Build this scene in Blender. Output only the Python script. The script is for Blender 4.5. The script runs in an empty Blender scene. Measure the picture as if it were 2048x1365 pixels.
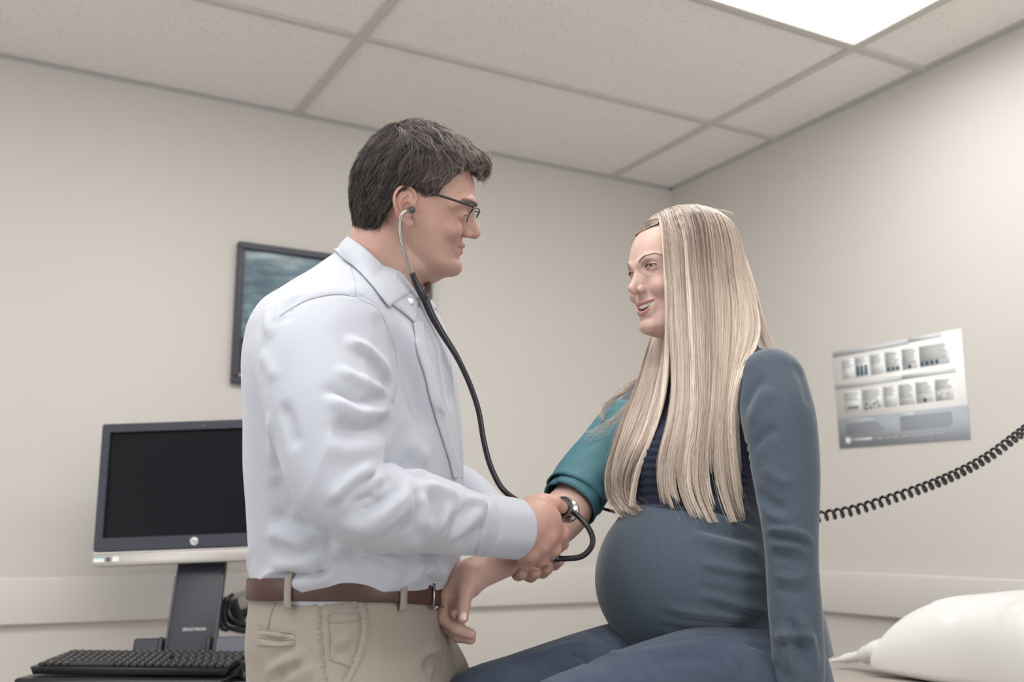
import bpy, bmesh, math, random
import numpy as np
from mathutils import Vector, Matrix
from mathutils.bvhtree import BVHTree

random.seed(7)
rng = np.random.default_rng(7)
scene = bpy.context.scene
COL = scene.collection

# ---------------------------------------------------------------- camera
F = 2040.0                      # focal length in pixels of the 2048-wide frame
PITCH = math.radians(10.7)      # looking up
CAM_H = 1.11
PHI = math.radians(28.9)        # angle of the back wall to the picture plane
CORNER = np.array([0.623, 3.818])   # the far room corner seen from the camera
U = np.array([math.cos(PHI), math.sin(PHI)])
N = np.array([-math.sin(PHI), math.cos(PHI)])
camxy = (float(np.dot(-CORNER, U)), float(np.dot(-CORNER, N)))
# "stage" frame: x to the camera's right, y away from it, z up (metres); the room frame has its origin in the far corner
STAGE = Matrix.Translation((camxy[0], camxy[1], 0)) @ Matrix.Rotation(-PHI, 4, 'Z')
cam = bpy.data.cameras.new('camera')
cam.sensor_width = 36.0
cam.lens = 36.0 * F / 2048
cam.clip_start = 0.05
cam.dof.use_dof = True
cam.dof.focus_distance = 1.66
cam.dof.aperture_fstop = 3.2
camo = bpy.data.objects.new('camera', cam)
camo.matrix_world = STAGE @ Matrix.Translation((0, 0, CAM_H)) @ Matrix.Rotation(math.pi / 2 + PITCH, 4, 'X')
COL.objects.link(camo)
scene.camera = camo

# ---------------------------------------------------------------- world and exposure
w = bpy.data.worlds.new('world')
scene.world = w
w.use_nodes = True
w.node_tree.nodes['Background'].inputs[0].default_value = (0.9, 0.95, 1.0, 1)
w.node_tree.nodes['Background'].inputs[1].default_value = 0.4
scene.view_settings.view_transform = 'Standard'
scene.view_settings.look = 'None'
scene.view_settings.gamma = 1
scene.view_settings.use_curve_mapping = False
scene.view_settings.exposure = -0.42


def area(name, loc, size, power, col=(1, 1, 1), rot=(0, 0, 0), spread=math.pi):
    l = bpy.data.lights.new(name, 'AREA')
    l.shape = 'RECTANGLE'
    l.size, l.size_y = size
    l.energy = power
    l.color = col
    l.spread = spread
    o = bpy.data.objects.new(name, l)
    o.location = loc
    o.rotation_euler = rot
    COL.objects.link(o)
    return o


# light of the ceiling panels (the panels themselves are built with the ceiling) and of an unseen window and doorway added as fill
PANELS = [(-0.895, -1.4975), (-2.115, -1.4975), (-3.334, -1.4975), (-2.115, -2.7075)]  # the first is in view; the rest are added to light the scene
for (lx, ly) in PANELS:
    area('panel_light', (lx, ly, 2.405), (1.16, 0.55), 13, (1.0, 0.985, 0.965))
area('left_fill_light', (-4.66, -2.5, 1.50), (1.9, 1.3), 38, (0.97, 0.985, 1.0), (math.radians(90), 0, math.radians(-90)))  # added light out of view, at a made-up window
area('rear_fill_light', (-0.75, -4.36, 1.15), (0.9, 1.9), 36, (1.0, 0.985, 0.965), (math.radians(90), 0, 0))  # added light out of view, at a made-up doorway


# ---------------------------------------------------------------- helpers
def P(px, py, D):
    """stage point that the camera sees at pixel (px, py), D metres ahead."""
    cx = (px - 1024.0) / F
    cy = (682.5 - py) / F
    fwd = math.cos(PITCH) - cy * math.sin(PITCH)
    up = math.sin(PITCH) + cy * math.cos(PITCH)
    return np.array([cx / fwd * D, D, CAM_H + up / fwd * D])


def tag(o, label=None, cat=None, group=None, kind=None):
    if label: o['label'] = label
    if cat: o['category'] = cat
    if group: o['group'] = group
    if kind: o['kind'] = kind
    return o


def empty(name, M, label, cat, group=None):
    o = bpy.data.objects.new(name, None)
    o.empty_display_size = 0.05
    COL.objects.link(o)
    o.matrix_world = M
    return tag(o, label, cat, group)


def link(name, me, mat, parent=None, smooth=True, M=None):
    """link a mesh as an object; with a parent its vertices are in the parent's frame."""
    o = bpy.data.objects.new(name, me)
    COL.objects.link(o)
    mats = mat if isinstance(mat, (list, tuple)) else [mat]
    for m_ in mats:
        me.materials.append(m_)
    if parent is not None:
        o.parent = parent
    if M is not None:
        o.matrix_world = M
    if smooth:
        me.polygons.foreach_set('use_smooth', [True] * len(me.polygons))
    return o


def mesh_np(name, v, f4=None, f3=None):
    me = bpy.data.meshes.new(name)
    v = np.asarray(v, dtype=np.float32)
    me.vertices.add(len(v))
    me.vertices.foreach_set('co', v.ravel())
    loops, starts, tot = [], [], 0
    if f4 is not None and len(f4):
        f4 = np.asarray(f4, dtype=np.int32)
        loops.append(f4.ravel()); starts.append(np.arange(len(f4)) * 4); tot = len(f4) * 4
    if f3 is not None and len(f3):
        f3 = np.asarray(f3, dtype=np.int32)
        loops.append(f3.ravel()); starts.append(tot + np.arange(len(f3)) * 3)
    lp = np.concatenate(loops).astype(np.int32)
    st = np.concatenate(starts).astype(np.int32)
    me.loops.add(len(lp))
    me.loops.foreach_set('vertex_index', lp)
    me.polygons.add(len(st))
    me.polygons.foreach_set('loop_start', st)
    me.update(calc_edges=True)
    me.validate()
    return me


class MB:
    """collects simple solids into one mesh."""
    def __init__(self): self.bm = bmesh.new()

    def box(self, c, s, bevel=0.0, M=None, seg=2):
        g = bmesh.ops.create_cube(self.bm, size=1.0)
        vs = g['verts']
        T = Matrix.Translation(c) @ Matrix.Diagonal((s[0], s[1], s[2], 1))
        if M is not None: T = M @ T
        bmesh.ops.transform(self.bm, matrix=T, verts=vs)
        if bevel > 0:
            es = list({e for v in vs for e in v.link_edges})
            bmesh.ops.bevel(self.bm, geom=es, offset=bevel, segments=seg, affect='EDGES', profile=0.5)
        return self

    def cyl(self, a, b, r, r2=None, n=20, caps=True):
        a, b = Vector(a), Vector(b)
        d = b - a
        g = bmesh.ops.create_cone(self.bm, cap_ends=caps, segments=n, radius1=r, radius2=r if r2 is None else r2, depth=d.length)
        q = d.to_track_quat('Z', 'Y').to_matrix().to_4x4()
        bmesh.ops.transform(self.bm, matrix=Matrix.Translation((a + b) / 2) @ q, verts=g['verts'])
        return self

    def sphere(self, c, r, s=(1, 1, 1), n=20):
        g = bmesh.ops.create_uvsphere(self.bm, u_segments=n, v_segments=n // 2 + 2, radius=r)
        bmesh.ops.transform(self.bm, matrix=Matrix.Translation(c) @ Matrix.Diagonal((s[0], s[1], s[2], 1)), verts=g['verts'])
        return self

    def poly(self, pts, thick, M=None, bevel=0.0):
        """an outline in the local xz plane, thickened along +y."""
        f = [self.bm.verts.new((p[0], 0, p[1])) for p in pts]
        b = [self.bm.verts.new((p[0], thick, p[1])) for p in pts]
        n = len(pts)
        fs = [self.bm.faces.new(f), self.bm.faces.new(list(reversed(b)))]
        for i in range(n):
            fs.append(self.bm.faces.new((f[i], b[i], b[(i + 1) % n], f[(i + 1) % n])))
        if M is not None: bmesh.ops.transform(self.bm, matrix=M, verts=f + b)
        if bevel:
            es = list({e for x in f + b for e in x.link_edges})
            bmesh.ops.bevel(self.bm, geom=es, offset=bevel, segments=2, affect='EDGES', profile=0.5)
        return self

    def build(self, name, mat, parent=None, smooth=False, M=None):
        bmesh.ops.recalc_face_normals(self.bm, faces=self.bm.faces)
        me = bpy.data.meshes.new(name)
        self.bm.to_mesh(me)
        self.bm.free()
        o = link(name, me, mat, parent, smooth, M)
        if smooth == 'auto':
            me.set_sharp_from_angle(angle=math.radians(35))
        return o


def spline(pts, n):
    """Catmull-Rom through rows of pts (any number of columns), n samples, roughly even in length."""
    p = np.asarray(pts, float)
    if len(p) == 2:
        t = np.linspace(0, 1, n)[:, None]
        return p[0] * (1 - t) + p[1] * t
    q = np.vstack([2 * p[0] - p[1], p, 2 * p[-1] - p[-2]])
    out = []
    m = 24
    for i in range(len(p) - 1):
        t = np.linspace(0, 1, m, endpoint=False)[:, None]
        a, b, c, d = q[i], q[i + 1], q[i + 2], q[i + 3]
        out.append(0.5 * (2 * b + (c - a) * t + (2 * a - 5 * b + 4 * c - d) * t ** 2 + (3 * b - a - 3 * c + d) * t ** 3))
    out = np.vstack(out + [p[-1:]])
    seg = np.linalg.norm(np.diff(out[:, :3], axis=0), axis=1)
    s = np.concatenate([[0], np.cumsum(seg)])
    u = np.linspace(0, s[-1], n)
    return np.column_stack([np.interp(u, s, out[:, k]) for k in range(p.shape[1])])


def frames(path):
    """parallel-transport frames along a path (n,3) -> normals, binormals."""
    t = np.gradient(path, axis=0)
    t /= np.linalg.norm(t, axis=1, keepdims=True) + 1e-12
    n = np.zeros_like(t)
    a = np.array([0, 0, 1.0]) if abs(t[0, 2]) < 0.9 else np.array([1.0, 0, 0])
    n[0] = a - t[0] * np.dot(a, t[0]); n[0] /= np.linalg.norm(n[0])
    for i in range(1, len(t)):
        x = n[i - 1] - t[i] * np.dot(n[i - 1], t[i])
        n[i] = x / (np.linalg.norm(x) + 1e-12)
    return t, n, np.cross(t, n)


def tube_np(path, rad, sides=12, caps=True):
    path = np.asarray(path, float)
    m = len(path)
    rad = np.broadcast_to(np.asarray(rad, float), (m,))
    t, n, b = frames(path)
    ang = np.arange(sides) * 2 * math.pi / sides
    v = path[:, None, :] + rad[:, None, None] * (np.cos(ang)[None, :, None] * n[:, None, :] + np.sin(ang)[None, :, None] * b[:, None, :])
    v = v.reshape(-1, 3)
    i = np.arange(m - 1)[:, None] * sides
    j = np.arange(sides)[None, :]
    j2 = (j + 1) % sides
    f4 = np.stack([i + j, i + j2, i + sides + j2, i + sides + j], -1).reshape(-1, 4)
    f3 = []
    if caps:
        v = np.vstack([v, path[0], path[-1]])
        for k in range(sides):
            f3.append((len(v) - 2, (k + 1) % sides, k))
            f3.append((len(v) - 1, (m - 1) * sides + k, (m - 1) * sides + (k + 1) % sides))
    return v, f4, np.array(f3, dtype=int).reshape(-1, 3)


def join_np(parts):
    vs, q, t, off = [], [], [], 0
    for v, f4, f3 in parts:
        vs.append(v)
        if f4 is not None and len(f4): q.append(np.asarray(f4) + off)
        if f3 is not None and len(f3): t.append(np.asarray(f3) + off)
        off += len(v)
    return np.vstack(vs), (np.vstack(q) if q else None), (np.vstack(t) if t else None)


def tube(name, path, rad, mat, parent=None, sides=12, M=None):
    v, f4, f3 = tube_np(path, rad, sides)
    return link(name, mesh_np(name, v, f4, f3), mat, parent, True, M)


# ---------------------------------------------------------------- materials
def lin(r, g, b):
    return tuple((c / 255 / 12.92 if c / 255 <= 0.04045 else ((c / 255 + 0.055) / 1.055) ** 2.4) for c in (r, g, b)) + (1.0,)


class Mat:
    def __init__(self, name, col, rough=0.6, metal=0.0, spec=0.5, sss=0.0, sss_r=(1, .4, .25), sheen=0.0, coat=0.0):
        self.m = bpy.data.materials.new(name)
        self.m.use_nodes = True
        self.nt = self.m.node_tree
        self.b = self.nt.nodes['Principled BSDF']
        self.b.inputs['Base Color'].default_value = col
        self.b.inputs['Roughness'].default_value = rough
        self.b.inputs['Metallic'].default_value = metal
        self.b.inputs['Specular IOR Level'].default_value = spec
        self.b.inputs['Coat Weight'].default_value = coat
        if sss:
            self.b.inputs['Subsurface Weight'].default_value = sss
            self.b.inputs['Subsurface Radius'].default_value = sss_r
            self.b.inputs['Subsurface Scale'].default_value = 0.004
        if sheen:
            self.b.inputs['Sheen Weight'].default_value = sheen
            self.b.inputs['Sheen Roughness'].default_value = 0.4

    def n(self, typ, **kw):
        nd = self.nt.nodes.new(typ)
        for k, v in kw.items():
            if k in nd.inputs: nd.inputs[k].default_value = v
            else: setattr(nd, k, v)
        return nd

    def l(self, a, b): self.nt.links.new(a, b)

    def coords(self, scale=(1, 1, 1), kind='Object'):
        tc = self.n('ShaderNodeTexCoord')
        mp = self.n('ShaderNodeMapping')
        mp.inputs['Scale'].default_value = scale
        self.l(tc.outputs[kind], mp.inputs['Vector'])
        return mp.outputs['Vector']

    def noise(self, scale, detail=4, vec=None, rough=0.55):
        t = self.n('ShaderNodeTexNoise')
        t.inputs['Scale'].default_value = scale
        t.inputs['Detail'].default_value = detail
        t.inputs['Roughness'].default_value = rough
        if vec is not None: self.l(vec, t.inputs['Vector'])
        return t.outputs['Fac']

    def ramp(self, fac, stops):
        r = self.n('ShaderNodeValToRGB')
        el = r.color_ramp.elements
        while len(el) < len(stops): el.new(0.5)
        for e, (p, c) in zip(el, stops):
            e.position = p; e.color = c
        self.l(fac, r.inputs['Fac'])
        return r.outputs['Color']

    def mix(self, fac, a, b, mode='MIX'):
        m = self.n('ShaderNodeMix', data_type='RGBA', blend_type=mode)
        for s, v in (('Factor', fac), ('A', a), ('B', b)):
            i = [x for x in m.inputs if x.name == s and (x.type == 'VALUE' if s == 'Factor' else x.type == 'RGBA')][0]
            if hasattr(v, 'is_linked') or isinstance(v, bpy.types.NodeSocket): self.l(v, i)
            else: i.default_value = v
        return [x for x in m.outputs if x.type == 'RGBA'][0]

    def col(self, sock): self.l(sock, self.b.inputs['Base Color']); return self

    def bump(self, sock, strength=0.3, dist=0.001, prev=None):
        b = self.n('ShaderNodeBump')
        b.inputs['Strength'].default_value = strength
        b.inputs['Distance'].default_value = dist
        self.l(sock, b.inputs['Height'])
        if prev is not None: self.l(prev, b.inputs['Normal'])
        self.l(b.outputs['Normal'], self.b.inputs['Normal'])
        return b.outputs['Normal']

    def attr(self, name):
        a = self.n('ShaderNodeAttribute')
        a.attribute_name = name
        return a


def emissive(name, col, strength):
    m = Mat(name, (0.8, 0.8, 0.8, 1))
    m.b.inputs['Emission Color'].default_value = col
    m.b.inputs['Emission Strength'].default_value = strength
    return m.m


def set_attr(me, name, vals):
    a = me.attributes.new(name, 'FLOAT', 'POINT')
    a.data.foreach_set('value', np.asarray(vals, dtype=np.float32))


# ---------------------------------------------------------------- implicit surfaces
class Field:
    """smooth union of shapes, pulled out as one continuous mesh on a (possibly uneven) grid."""
    def __init__(self): self.ops = []

    def _add(self, fn, lo, hi, k, sub):
        pad = k + 0.012
        self.ops.append((fn, np.asarray(lo) - pad, np.asarray(hi) + pad, k, sub))

    def tube(self, pts, k=0.01, n=None, sub=False, squash=None):
        """pts rows: x y z r; squash=(axis vec, factor) flattens the cross-section along an axis."""
        p = np.asarray(pts, float)
        if n: p = spline(p, n)
        c, r = p[:, :3], p[:, 3]
        A, B, ra, rb = c[:-1], c[1:], r[:-1], r[1:]

        def fn(X):
            d = np.full(len(X), 1e9)
            for a, b, r0, r1 in zip(A, B, ra, rb):
                ab = b - a
                L = ab @ ab + 1e-12
                t = np.clip(((X - a) @ ab) / L, 0, 1)
                q = X - (a + t[:, None] * ab)
                if squash is not None:
                    ax = squash[0]
                    q = q + np.outer(q @ ax, ax) * (squash[1] - 1)
                d = np.minimum(d, np.sqrt((q * q).sum(1)) - (r0 + (r1 - r0) * t))
            return d
        m = r.max()
        self._add(fn, (c - r[:, None]).min(0), (c + r[:, None]).max(0), k, sub)
        return self

    def ell(self, c, r, R=None, k=0.01, sub=False):
        c = np.asarray(c, float); r = np.asarray(r, float)
        R = np.eye(3) if R is None else np.asarray(R, float)     # columns: the ellipsoid's axes

        def fn(X):
            q = (X - c) @ R
            k0 = np.sqrt(((q / r) ** 2).sum(1))
            k1 = np.sqrt(((q / r ** 2) ** 2).sum(1)) + 1e-9
            return k0 * (k0 - 1) / k1
        ext = np.sqrt(((R * r) ** 2).sum(1))
        self._add(fn, c - ext, c + ext, k, sub)
        return self

    def fn(self, f, lo, hi, k=0.01, sub=False):
        self._add(f, lo, hi, k, sub)
        return self

    def loft(self, secs, fdir, k=0.01, sub=False, nexp=2.2, M=None):
        """sections stacked along z: rows z, cx, cy, front radius, back radius, half width; fdir = horizontal front direction."""
        s = np.asarray(secs, float)
        f = np.array([fdir[0], fdir[1]]) / math.hypot(fdir[0], fdir[1])
        g = np.array([-f[1], f[0]])

        def fn(X):
            z = X[:, 2]
            zc = np.clip(z, s[0, 0], s[-1, 0])
            cx, cy, rf, rb, w = [smooth_interp(zc, s[:, 0], s[:, i]) for i in range(1, 6)]
            dx = (X[:, 0] - cx) * f[0] + (X[:, 1] - cy) * f[1]
            dy = (X[:, 0] - cx) * g[0] + (X[:, 1] - cy) * g[1]
            r = np.where(dx > 0, rf, rb)
            e = (np.abs(dx / r) ** nexp + np.abs(dy / w) ** nexp) ** (1 / nexp)
            d = (e - 1) * np.minimum(r, w)
            out = np.maximum(s[0, 0] - z, z - s[-1, 0])
            return np.where(out > 0, np.sqrt(np.maximum(d, 0) ** 2 + out ** 2), np.maximum(d, out) if False else d)
        R = np.maximum(s[:, 3:6].max(1), 0)
        lo = [(s[:, 1] - R).min(), (s[:, 2] - R).min(), s[0, 0]]
        hi = [(s[:, 1] + R).max(), (s[:, 2] + R).max(), s[-1, 0]]
        self._add(fn, lo, hi, k, sub)
        return self

    def value(self, X, ops=None):
        d = np.full(len(X), 1.0)
        for fn, lo, hi, k, sub in (self.ops if ops is None else ops):
            m = ((X >= lo) & (X <= hi)).all(1)
            if not m.any(): continue
            v = fn(X[m])
            o = d[m]
            if sub:
                h = np.clip(0.5 - 0.5 * (o + v) / k, 0, 1)
                d[m] = o * (1 - h) - v * h + k * h * (1 - h)
            else:
                h = np.clip(0.5 + 0.5 * (o - v) / k, 0, 1)
                d[m] = o * (1 - h) + v * h - k * h * (1 - h)
        return d

    def mesh(self, xs, ys, zs, nb=20):
        xs, ys, zs = [np.asarray(a, float) for a in (xs, ys, zs)]
        nx, ny, nz = len(xs), len(ys), len(zs)
        cells, cpos, quads = [], [], []

        def cid(i, j, k): return (i.astype(np.int64) * ny + j) * nz + k
        for i0 in range(0, nx - 1, nb):
            i1 = min(i0 + nb, nx - 1)
            ox = [o for o in self.ops if o[1][0] <= xs[i1] and o[2][0] >= xs[i0]]
            if not ox: continue
            for j0 in range(0, ny - 1, nb):
                j1 = min(j0 + nb, ny - 1)
                oy = [o for o in ox if o[1][1] <= ys[j1] and o[2][1] >= ys[j0]]
                if not oy: continue
                for k0 in range(0, nz - 1, nb):
                    k1 = min(k0 + nb, nz - 1)
                    oz = [o for o in oy if o[1][2] <= zs[k1] and o[2][2] >= zs[k0]]
                    if not any(not o[4] for o in oz): continue
                    gx, gy, gz = xs[i0:i1 + 1], ys[j0:j1 + 1], zs[k0:k1 + 1]
                    # coarse look first
                    cx, cy, cz = gx[::4], gy[::4], gz[::4]
                    G = np.stack(np.meshgrid(cx, cy, cz, indexing='ij'), -1).reshape(-1, 3)
                    cv = self.value(G, oz)
                    step = max(gx[-1] - gx[0], gy[-1] - gy[0], gz[-1] - gz[0]) / max(1, (nb // 4)) * 2.5
                    if cv.min() > step or cv.max() < -step: continue
                    G = np.stack(np.meshgrid(gx, gy, gz, indexing='ij'), -1).reshape(-1, 3)
                    V = self.value(G, oz).reshape(len(gx), len(gy), len(gz))
                    S = V < 0
                    if S.all() or not S.any(): continue
                    a, b, c = len(gx) - 1, len(gy) - 1, len(gz) - 1
                    acc = np.zeros((a, b, c, 3)); cnt = np.zeros((a, b, c))
                    for ax in range(3):
                        sl0 = [slice(None)] * 3; sl1 = [slice(None)] * 3
                        sl0[ax] = slice(0, -1); sl1[ax] = slice(1, None)
                        v0, v1 = V[tuple(sl0)], V[tuple(sl1)]
                        cr = S[tuple(sl0)] != S[tuple(sl1)]
                        idx = np.argwhere(cr)
                        if not len(idx): continue
                        t = (v0[cr] / (v0[cr] - v1[cr]))
                        p = np.stack([gx[idx[:, 0]], gy[idx[:, 1]], gz[idx[:, 2]]], -1)
                        g = (gx, gy, gz)[ax]
                        p[:, ax] += t * (g[idx[:, ax] + 1] - g[idx[:, ax]])
                        o1, o2 = [q for q in range(3) if q != ax]
                        for da in (0, -1):
                            for db in (0, -1):
                                ci = idx.copy(); ci[:, o1] += da; ci[:, o2] += db
                                ok = (ci[:, o1] >= 0) & (ci[:, o2] >= 0) & (ci[:, 0] < a) & (ci[:, 1] < b) & (ci[:, 2] < c)
                                q = ci[ok]
                                np.add.at(acc, (q[:, 0], q[:, 1], q[:, 2]), p[ok])
                                np.add.at(cnt, (q[:, 0], q[:, 1], q[:, 2]), 1)
                        # faces: edges owned by this block (not on the low side)
                        gi = idx + np.array([i0, j0, k0])
                        own = (gi[:, o1] > 0) & (gi[:, o2] > 0)
                        hi_ = np.array([i1, j1, k1])
                        last = np.array([nx - 1, ny - 1, nz - 1])
                        for q in (o1, o2):
                            own &= gi[:, q] < hi_[q]
                        flip = S[tuple(sl0)][cr][own]
                        gi = gi[own]
                        e1 = np.zeros(3, int); e1[o1] = 1
                        e2 = np.zeros(3, int); e2[o2] = 1
                        cs = [gi, gi - e1, gi - e1 - e2, gi - e2]
                        ids = np.stack([cid(q[:, 0], q[:, 1], q[:, 2]) for q in cs], -1)
                        if ax == 1: flip = ~flip
                        ids[~flip] = ids[~flip][:, ::-1]
                        quads.append(ids)
                    act = np.argwhere(cnt > 0)
                    cells.append(cid(act[:, 0] + i0, act[:, 1] + j0, act[:, 2] + k0))
                    cpos.append(acc[cnt > 0] / cnt[cnt > 0][:, None])
        cells = np.concatenate(cells); cpos = np.vstack(cpos); quads = np.vstack(quads)
        o = np.argsort(cells); cells = cells[o]; cpos = cpos[o]
        q = np.searchsorted(cells, quads); q = np.clip(q, 0, len(cells) - 1)
        good = (cells[q] == quads).all(1)
        return cpos, q[good]


def smooth_interp(x, xp, fp):
    """monotone-ish cubic interpolation."""
    xp = np.asarray(xp, float); fp = np.asarray(fp, float)
    m = np.gradient(fp, xp)
    i = np.clip(np.searchsorted(xp, x) - 1, 0, len(xp) - 2)
    h = xp[i + 1] - xp[i]
    t = (x - xp[i]) / h
    return ((2 * t ** 3 - 3 * t ** 2 + 1) * fp[i] + (t ** 3 - 2 * t ** 2 + t) * h * m[i]
            + (-2 * t ** 3 + 3 * t ** 2) * fp[i + 1] + (t ** 3 - t ** 2) * h * m[i + 1])


def axis(segs):
    """uneven grid axis from (start, end, step) spans."""
    out = []
    for a, b, st in segs:
        out.append(np.linspace(a, b, max(2, int(round((b - a) / st)) + 1)))
    v = np.unique(np.round(np.concatenate(out), 6))
    keep = [v[0]]
    for x in v[1:]:
        if x - keep[-1] > 3e-4: keep.append(x)
    return np.array(keep)


def normals_np(v, f):
    a, b, c, d = (v[f[:, i]] for i in range(4))
    fn = np.cross(c - a, d - b)
    n = np.zeros_like(v)
    for i in range(4): np.add.at(n, f[:, i], fn)
    return n / (np.linalg.norm(n, axis=1, keepdims=True) + 1e-12)


def relax(v, f, it=1, lam=0.5, mask=None):
    """Laplacian smoothing with a back step so volumes stay."""
    e = np.vstack([f[:, [0, 1]], f[:, [1, 2]], f[:, [2, 3]], f[:, [3, 0]]])
    deg = np.bincount(e[:, 0], minlength=len(v)) + np.bincount(e[:, 1], minlength=len(v))
    for k in range(it):
        for s in (lam, -lam * 1.04):
            acc = np.zeros_like(v)
            for c in range(3):
                acc[:, c] = np.bincount(e[:, 0], v[e[:, 1], c], len(v)) + np.bincount(e[:, 1], v[e[:, 0], c], len(v))
            dlt = acc / np.maximum(deg, 1)[:, None] - v
            v = v + s * dlt * (1 if mask is None else mask[:, None])
    return v


def bvh(v, f): return BVHTree.FromPolygons([tuple(x) for x in v], [tuple(x) for x in f])


EYE = Vector((0, 0, CAM_H))


def cast(tree, px, py):
    d = Vector(P(px, py, 1.0)) - EYE
    h = tree.ray_cast(EYE, d.normalized())
    return None if h[0] is None else np.array(h[0])


def seg_dist(X, A, B):
    """distance to a polyline given as segments, and the arc fraction of the nearest point."""
    best = np.full(len(X), 1e9); frac = np.zeros(len(X)); m = len(A)
    for i, (a, b) in enumerate(zip(A, B)):
        ab = b - a
        t = np.clip(((X - a) @ ab) / (ab @ ab + 1e-12), 0, 1)
        d = np.linalg.norm(X - (a + t[:, None] * ab), axis=1)
        u = d < best
        best[u] = d[u]; frac[u] = (i + t[u]) / m
    return best, frac


def folds(v, f, strokes, tree=None):
    """raise or sink the cloth along strokes: (pixel polyline, width m, height m[, sharp])."""
    tree = tree or bvh(v, f)
    nrm = normals_np(v, f)
    out = np.zeros(len(v))
    for st in strokes:
        pts, wd, am = st[:3]
        sharp = len(st) > 3 and st[3]
        pp = spline([list(p) for p in [(x, y, 0) for x, y in pts]], max(6, 5 * len(pts)))[:, :2]
        hit = [cast(tree, x, y) for x, y in pp]
        hit = np.array([h for h in hit if h is not None])
        if len(hit) < 3: continue
        lo, hi = hit.min(0) - 3 * wd, hit.max(0) + 3 * wd
        m = np.where(((v > lo) & (v < hi)).all(1))[0]
        if not len(m): continue
        d, fr = seg_dist(v[m], hit[:-1], hit[1:])
        env = np.clip(np.minimum(fr, 1 - fr) / 0.28, 0, 1)
        env = env * env * (3 - 2 * env)
        if sharp == 'e': env = np.ones_like(fr)
        if sharp:
            prof = np.exp(-(d / wd)) * (d < 4 * wd)
        else:
            prof = np.exp(-(d / wd) ** 2)
        out[m] += am * prof * env
    return v + nrm * out[:, None]


def pn(X, scale, seed=0):
    """cheap smooth pseudo-noise in [-1, 1]."""
    r = np.random.default_rng(seed)
    o = np.zeros(len(X))
    for _ in range(7):
        k = r.normal(size=3) * scale
        o += np.sin(X @ k + r.uniform(0, 6.28))
    return o / 4.0
# ---------------------------------------------------------------- room
CEIL = 2.44
RX, RY = -4.7, -4.4
wall_m = Mat('wall_paint', lin(204, 200, 195), 0.55, spec=0.35)
_n = wall_m.noise(180, 3, wall_m.coords())
wall_m.bump(_n, 0.12, 0.0008)
wall_m = wall_m.m
board_m = Mat('rail_paint', lin(208, 205, 201), 0.45, spec=0.4).m
floor_m = Mat('floor_vinyl', lin(205, 200, 196), 0.35)
floor_m.col(floor_m.ramp(floor_m.noise(14, 6, floor_m.coords()), [(0.3, lin(180, 176, 171)), (0.7, lin(198, 194, 190))]))
floor_m = floor_m.m
tile_m = Mat('ceiling_tile', lin(214, 206, 199), 0.9, spec=0.1)
_c = tile_m.coords()
_v = tile_m.n('ShaderNodeTexVoronoi')
_v.inputs['Scale'].default_value = 125
_v.inputs['Randomness'].default_value = 1.0
_w = tile_m.noise(60, 3, _c)
_vm = tile_m.n('ShaderNodeVectorMath', operation='MULTIPLY_ADD')
_wc = tile_m.n('ShaderNodeTexNoise'); _wc.inputs['Scale'].default_value = 55
tile_m.l(_c, _wc.inputs['Vector'])
tile_m.l(_wc.outputs['Color'], _vm.inputs[0]); _vm.inputs[1].default_value = (.03, .03, .03); tile_m.l(_c, _vm.inputs[2])
tile_m.l(_vm.outputs[0], _v.inputs['Vector'])
_hole = tile_m.ramp(_v.outputs['Distance'], [(0.13, (0, 0, 0, 1)), (0.28, (1, 1, 1, 1))])
_sel = tile_m.ramp(tile_m.noise(42, 3, _c), [(0.41, (1, 1, 1, 1)), (0.50, (0, 0, 0, 1))])
_hm = tile_m.mix(1.0, _hole, _sel, 'LIGHTEN')
tile_m.col(tile_m.mix(_hm, lin(194, 189, 184), lin(234, 230, 226)))
tile_m.bump(_hm, 0.5, 0.002)
tile_m = tile_m.m
grid_m = Mat('grid_metal', lin(196, 193, 188), 0.5, spec=0.3).m
angle_m = Mat('edge_angle_metal', lin(186, 184, 183), 0.5, spec=0.3).m


def struct(o): return tag(o, kind='structure')


m = MB(); m.box((RX / 2, RY / 2, -0.05), (-RX + 0.4, -RY + 0.4, 0.1)); struct(m.build('floor', floor_m))
m = MB(); m.box((RX / 2, 0.05, CEIL / 2), (-RX + 0.2, 0.1, CEIL)); struct(m.build('wall_back', wall_m))
m = MB(); m.box((0.05, RY / 2, CEIL / 2), (0.1, -RY, CEIL)); struct(m.build('wall_right', wall_m))
# the wall to the camera's left, with a window added for its light, and the wall behind with a doorway added likewise
m = MB()
wy0, wy1, wz0, wz1 = -4.02, -1.98, 0.86, 2.24
m.box((RX - 0.05, (RY + wy0) / 2, CEIL / 2), (0.1, wy0 - RY, CEIL))
m.box((RX - 0.05, wy1 / 2, CEIL / 2), (0.1, -wy1, CEIL))
m.box((RX - 0.05, (wy0 + wy1) / 2, wz0 / 2), (0.1, wy1 - wy0, wz0))
m.box((RX - 0.05, (wy0 + wy1) / 2, (CEIL + wz1) / 2), (0.1, wy1 - wy0, CEIL - wz1))
struct(m.build('wall_left', wall_m))
m = MB()
for (cy, cz, sy, sz) in ((wy0 + .02, (wz0 + wz1) / 2, .04, wz1 - wz0), (wy1 - .02, (wz0 + wz1) / 2, .04, wz1 - wz0),
                         ((wy0 + wy1) / 2, wz0 + .02, wy1 - wy0, .04), ((wy0 + wy1) / 2, wz1 - .02, wy1 - wy0, .04), ((wy0 + wy1) / 2, (wz0 + wz1) / 2, .04, wz1 - wz0)):
    m.box((RX - 0.07, cy, cz), (0.05, sy, sz), 0.004)
struct(m.build('added_window_1', board_m))  # frame of the window added for the left fill
dx0, dx1, dz = -1.7, -0.7, 2.15  # opening of the doorway added for the rear fill
m = MB()
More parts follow.
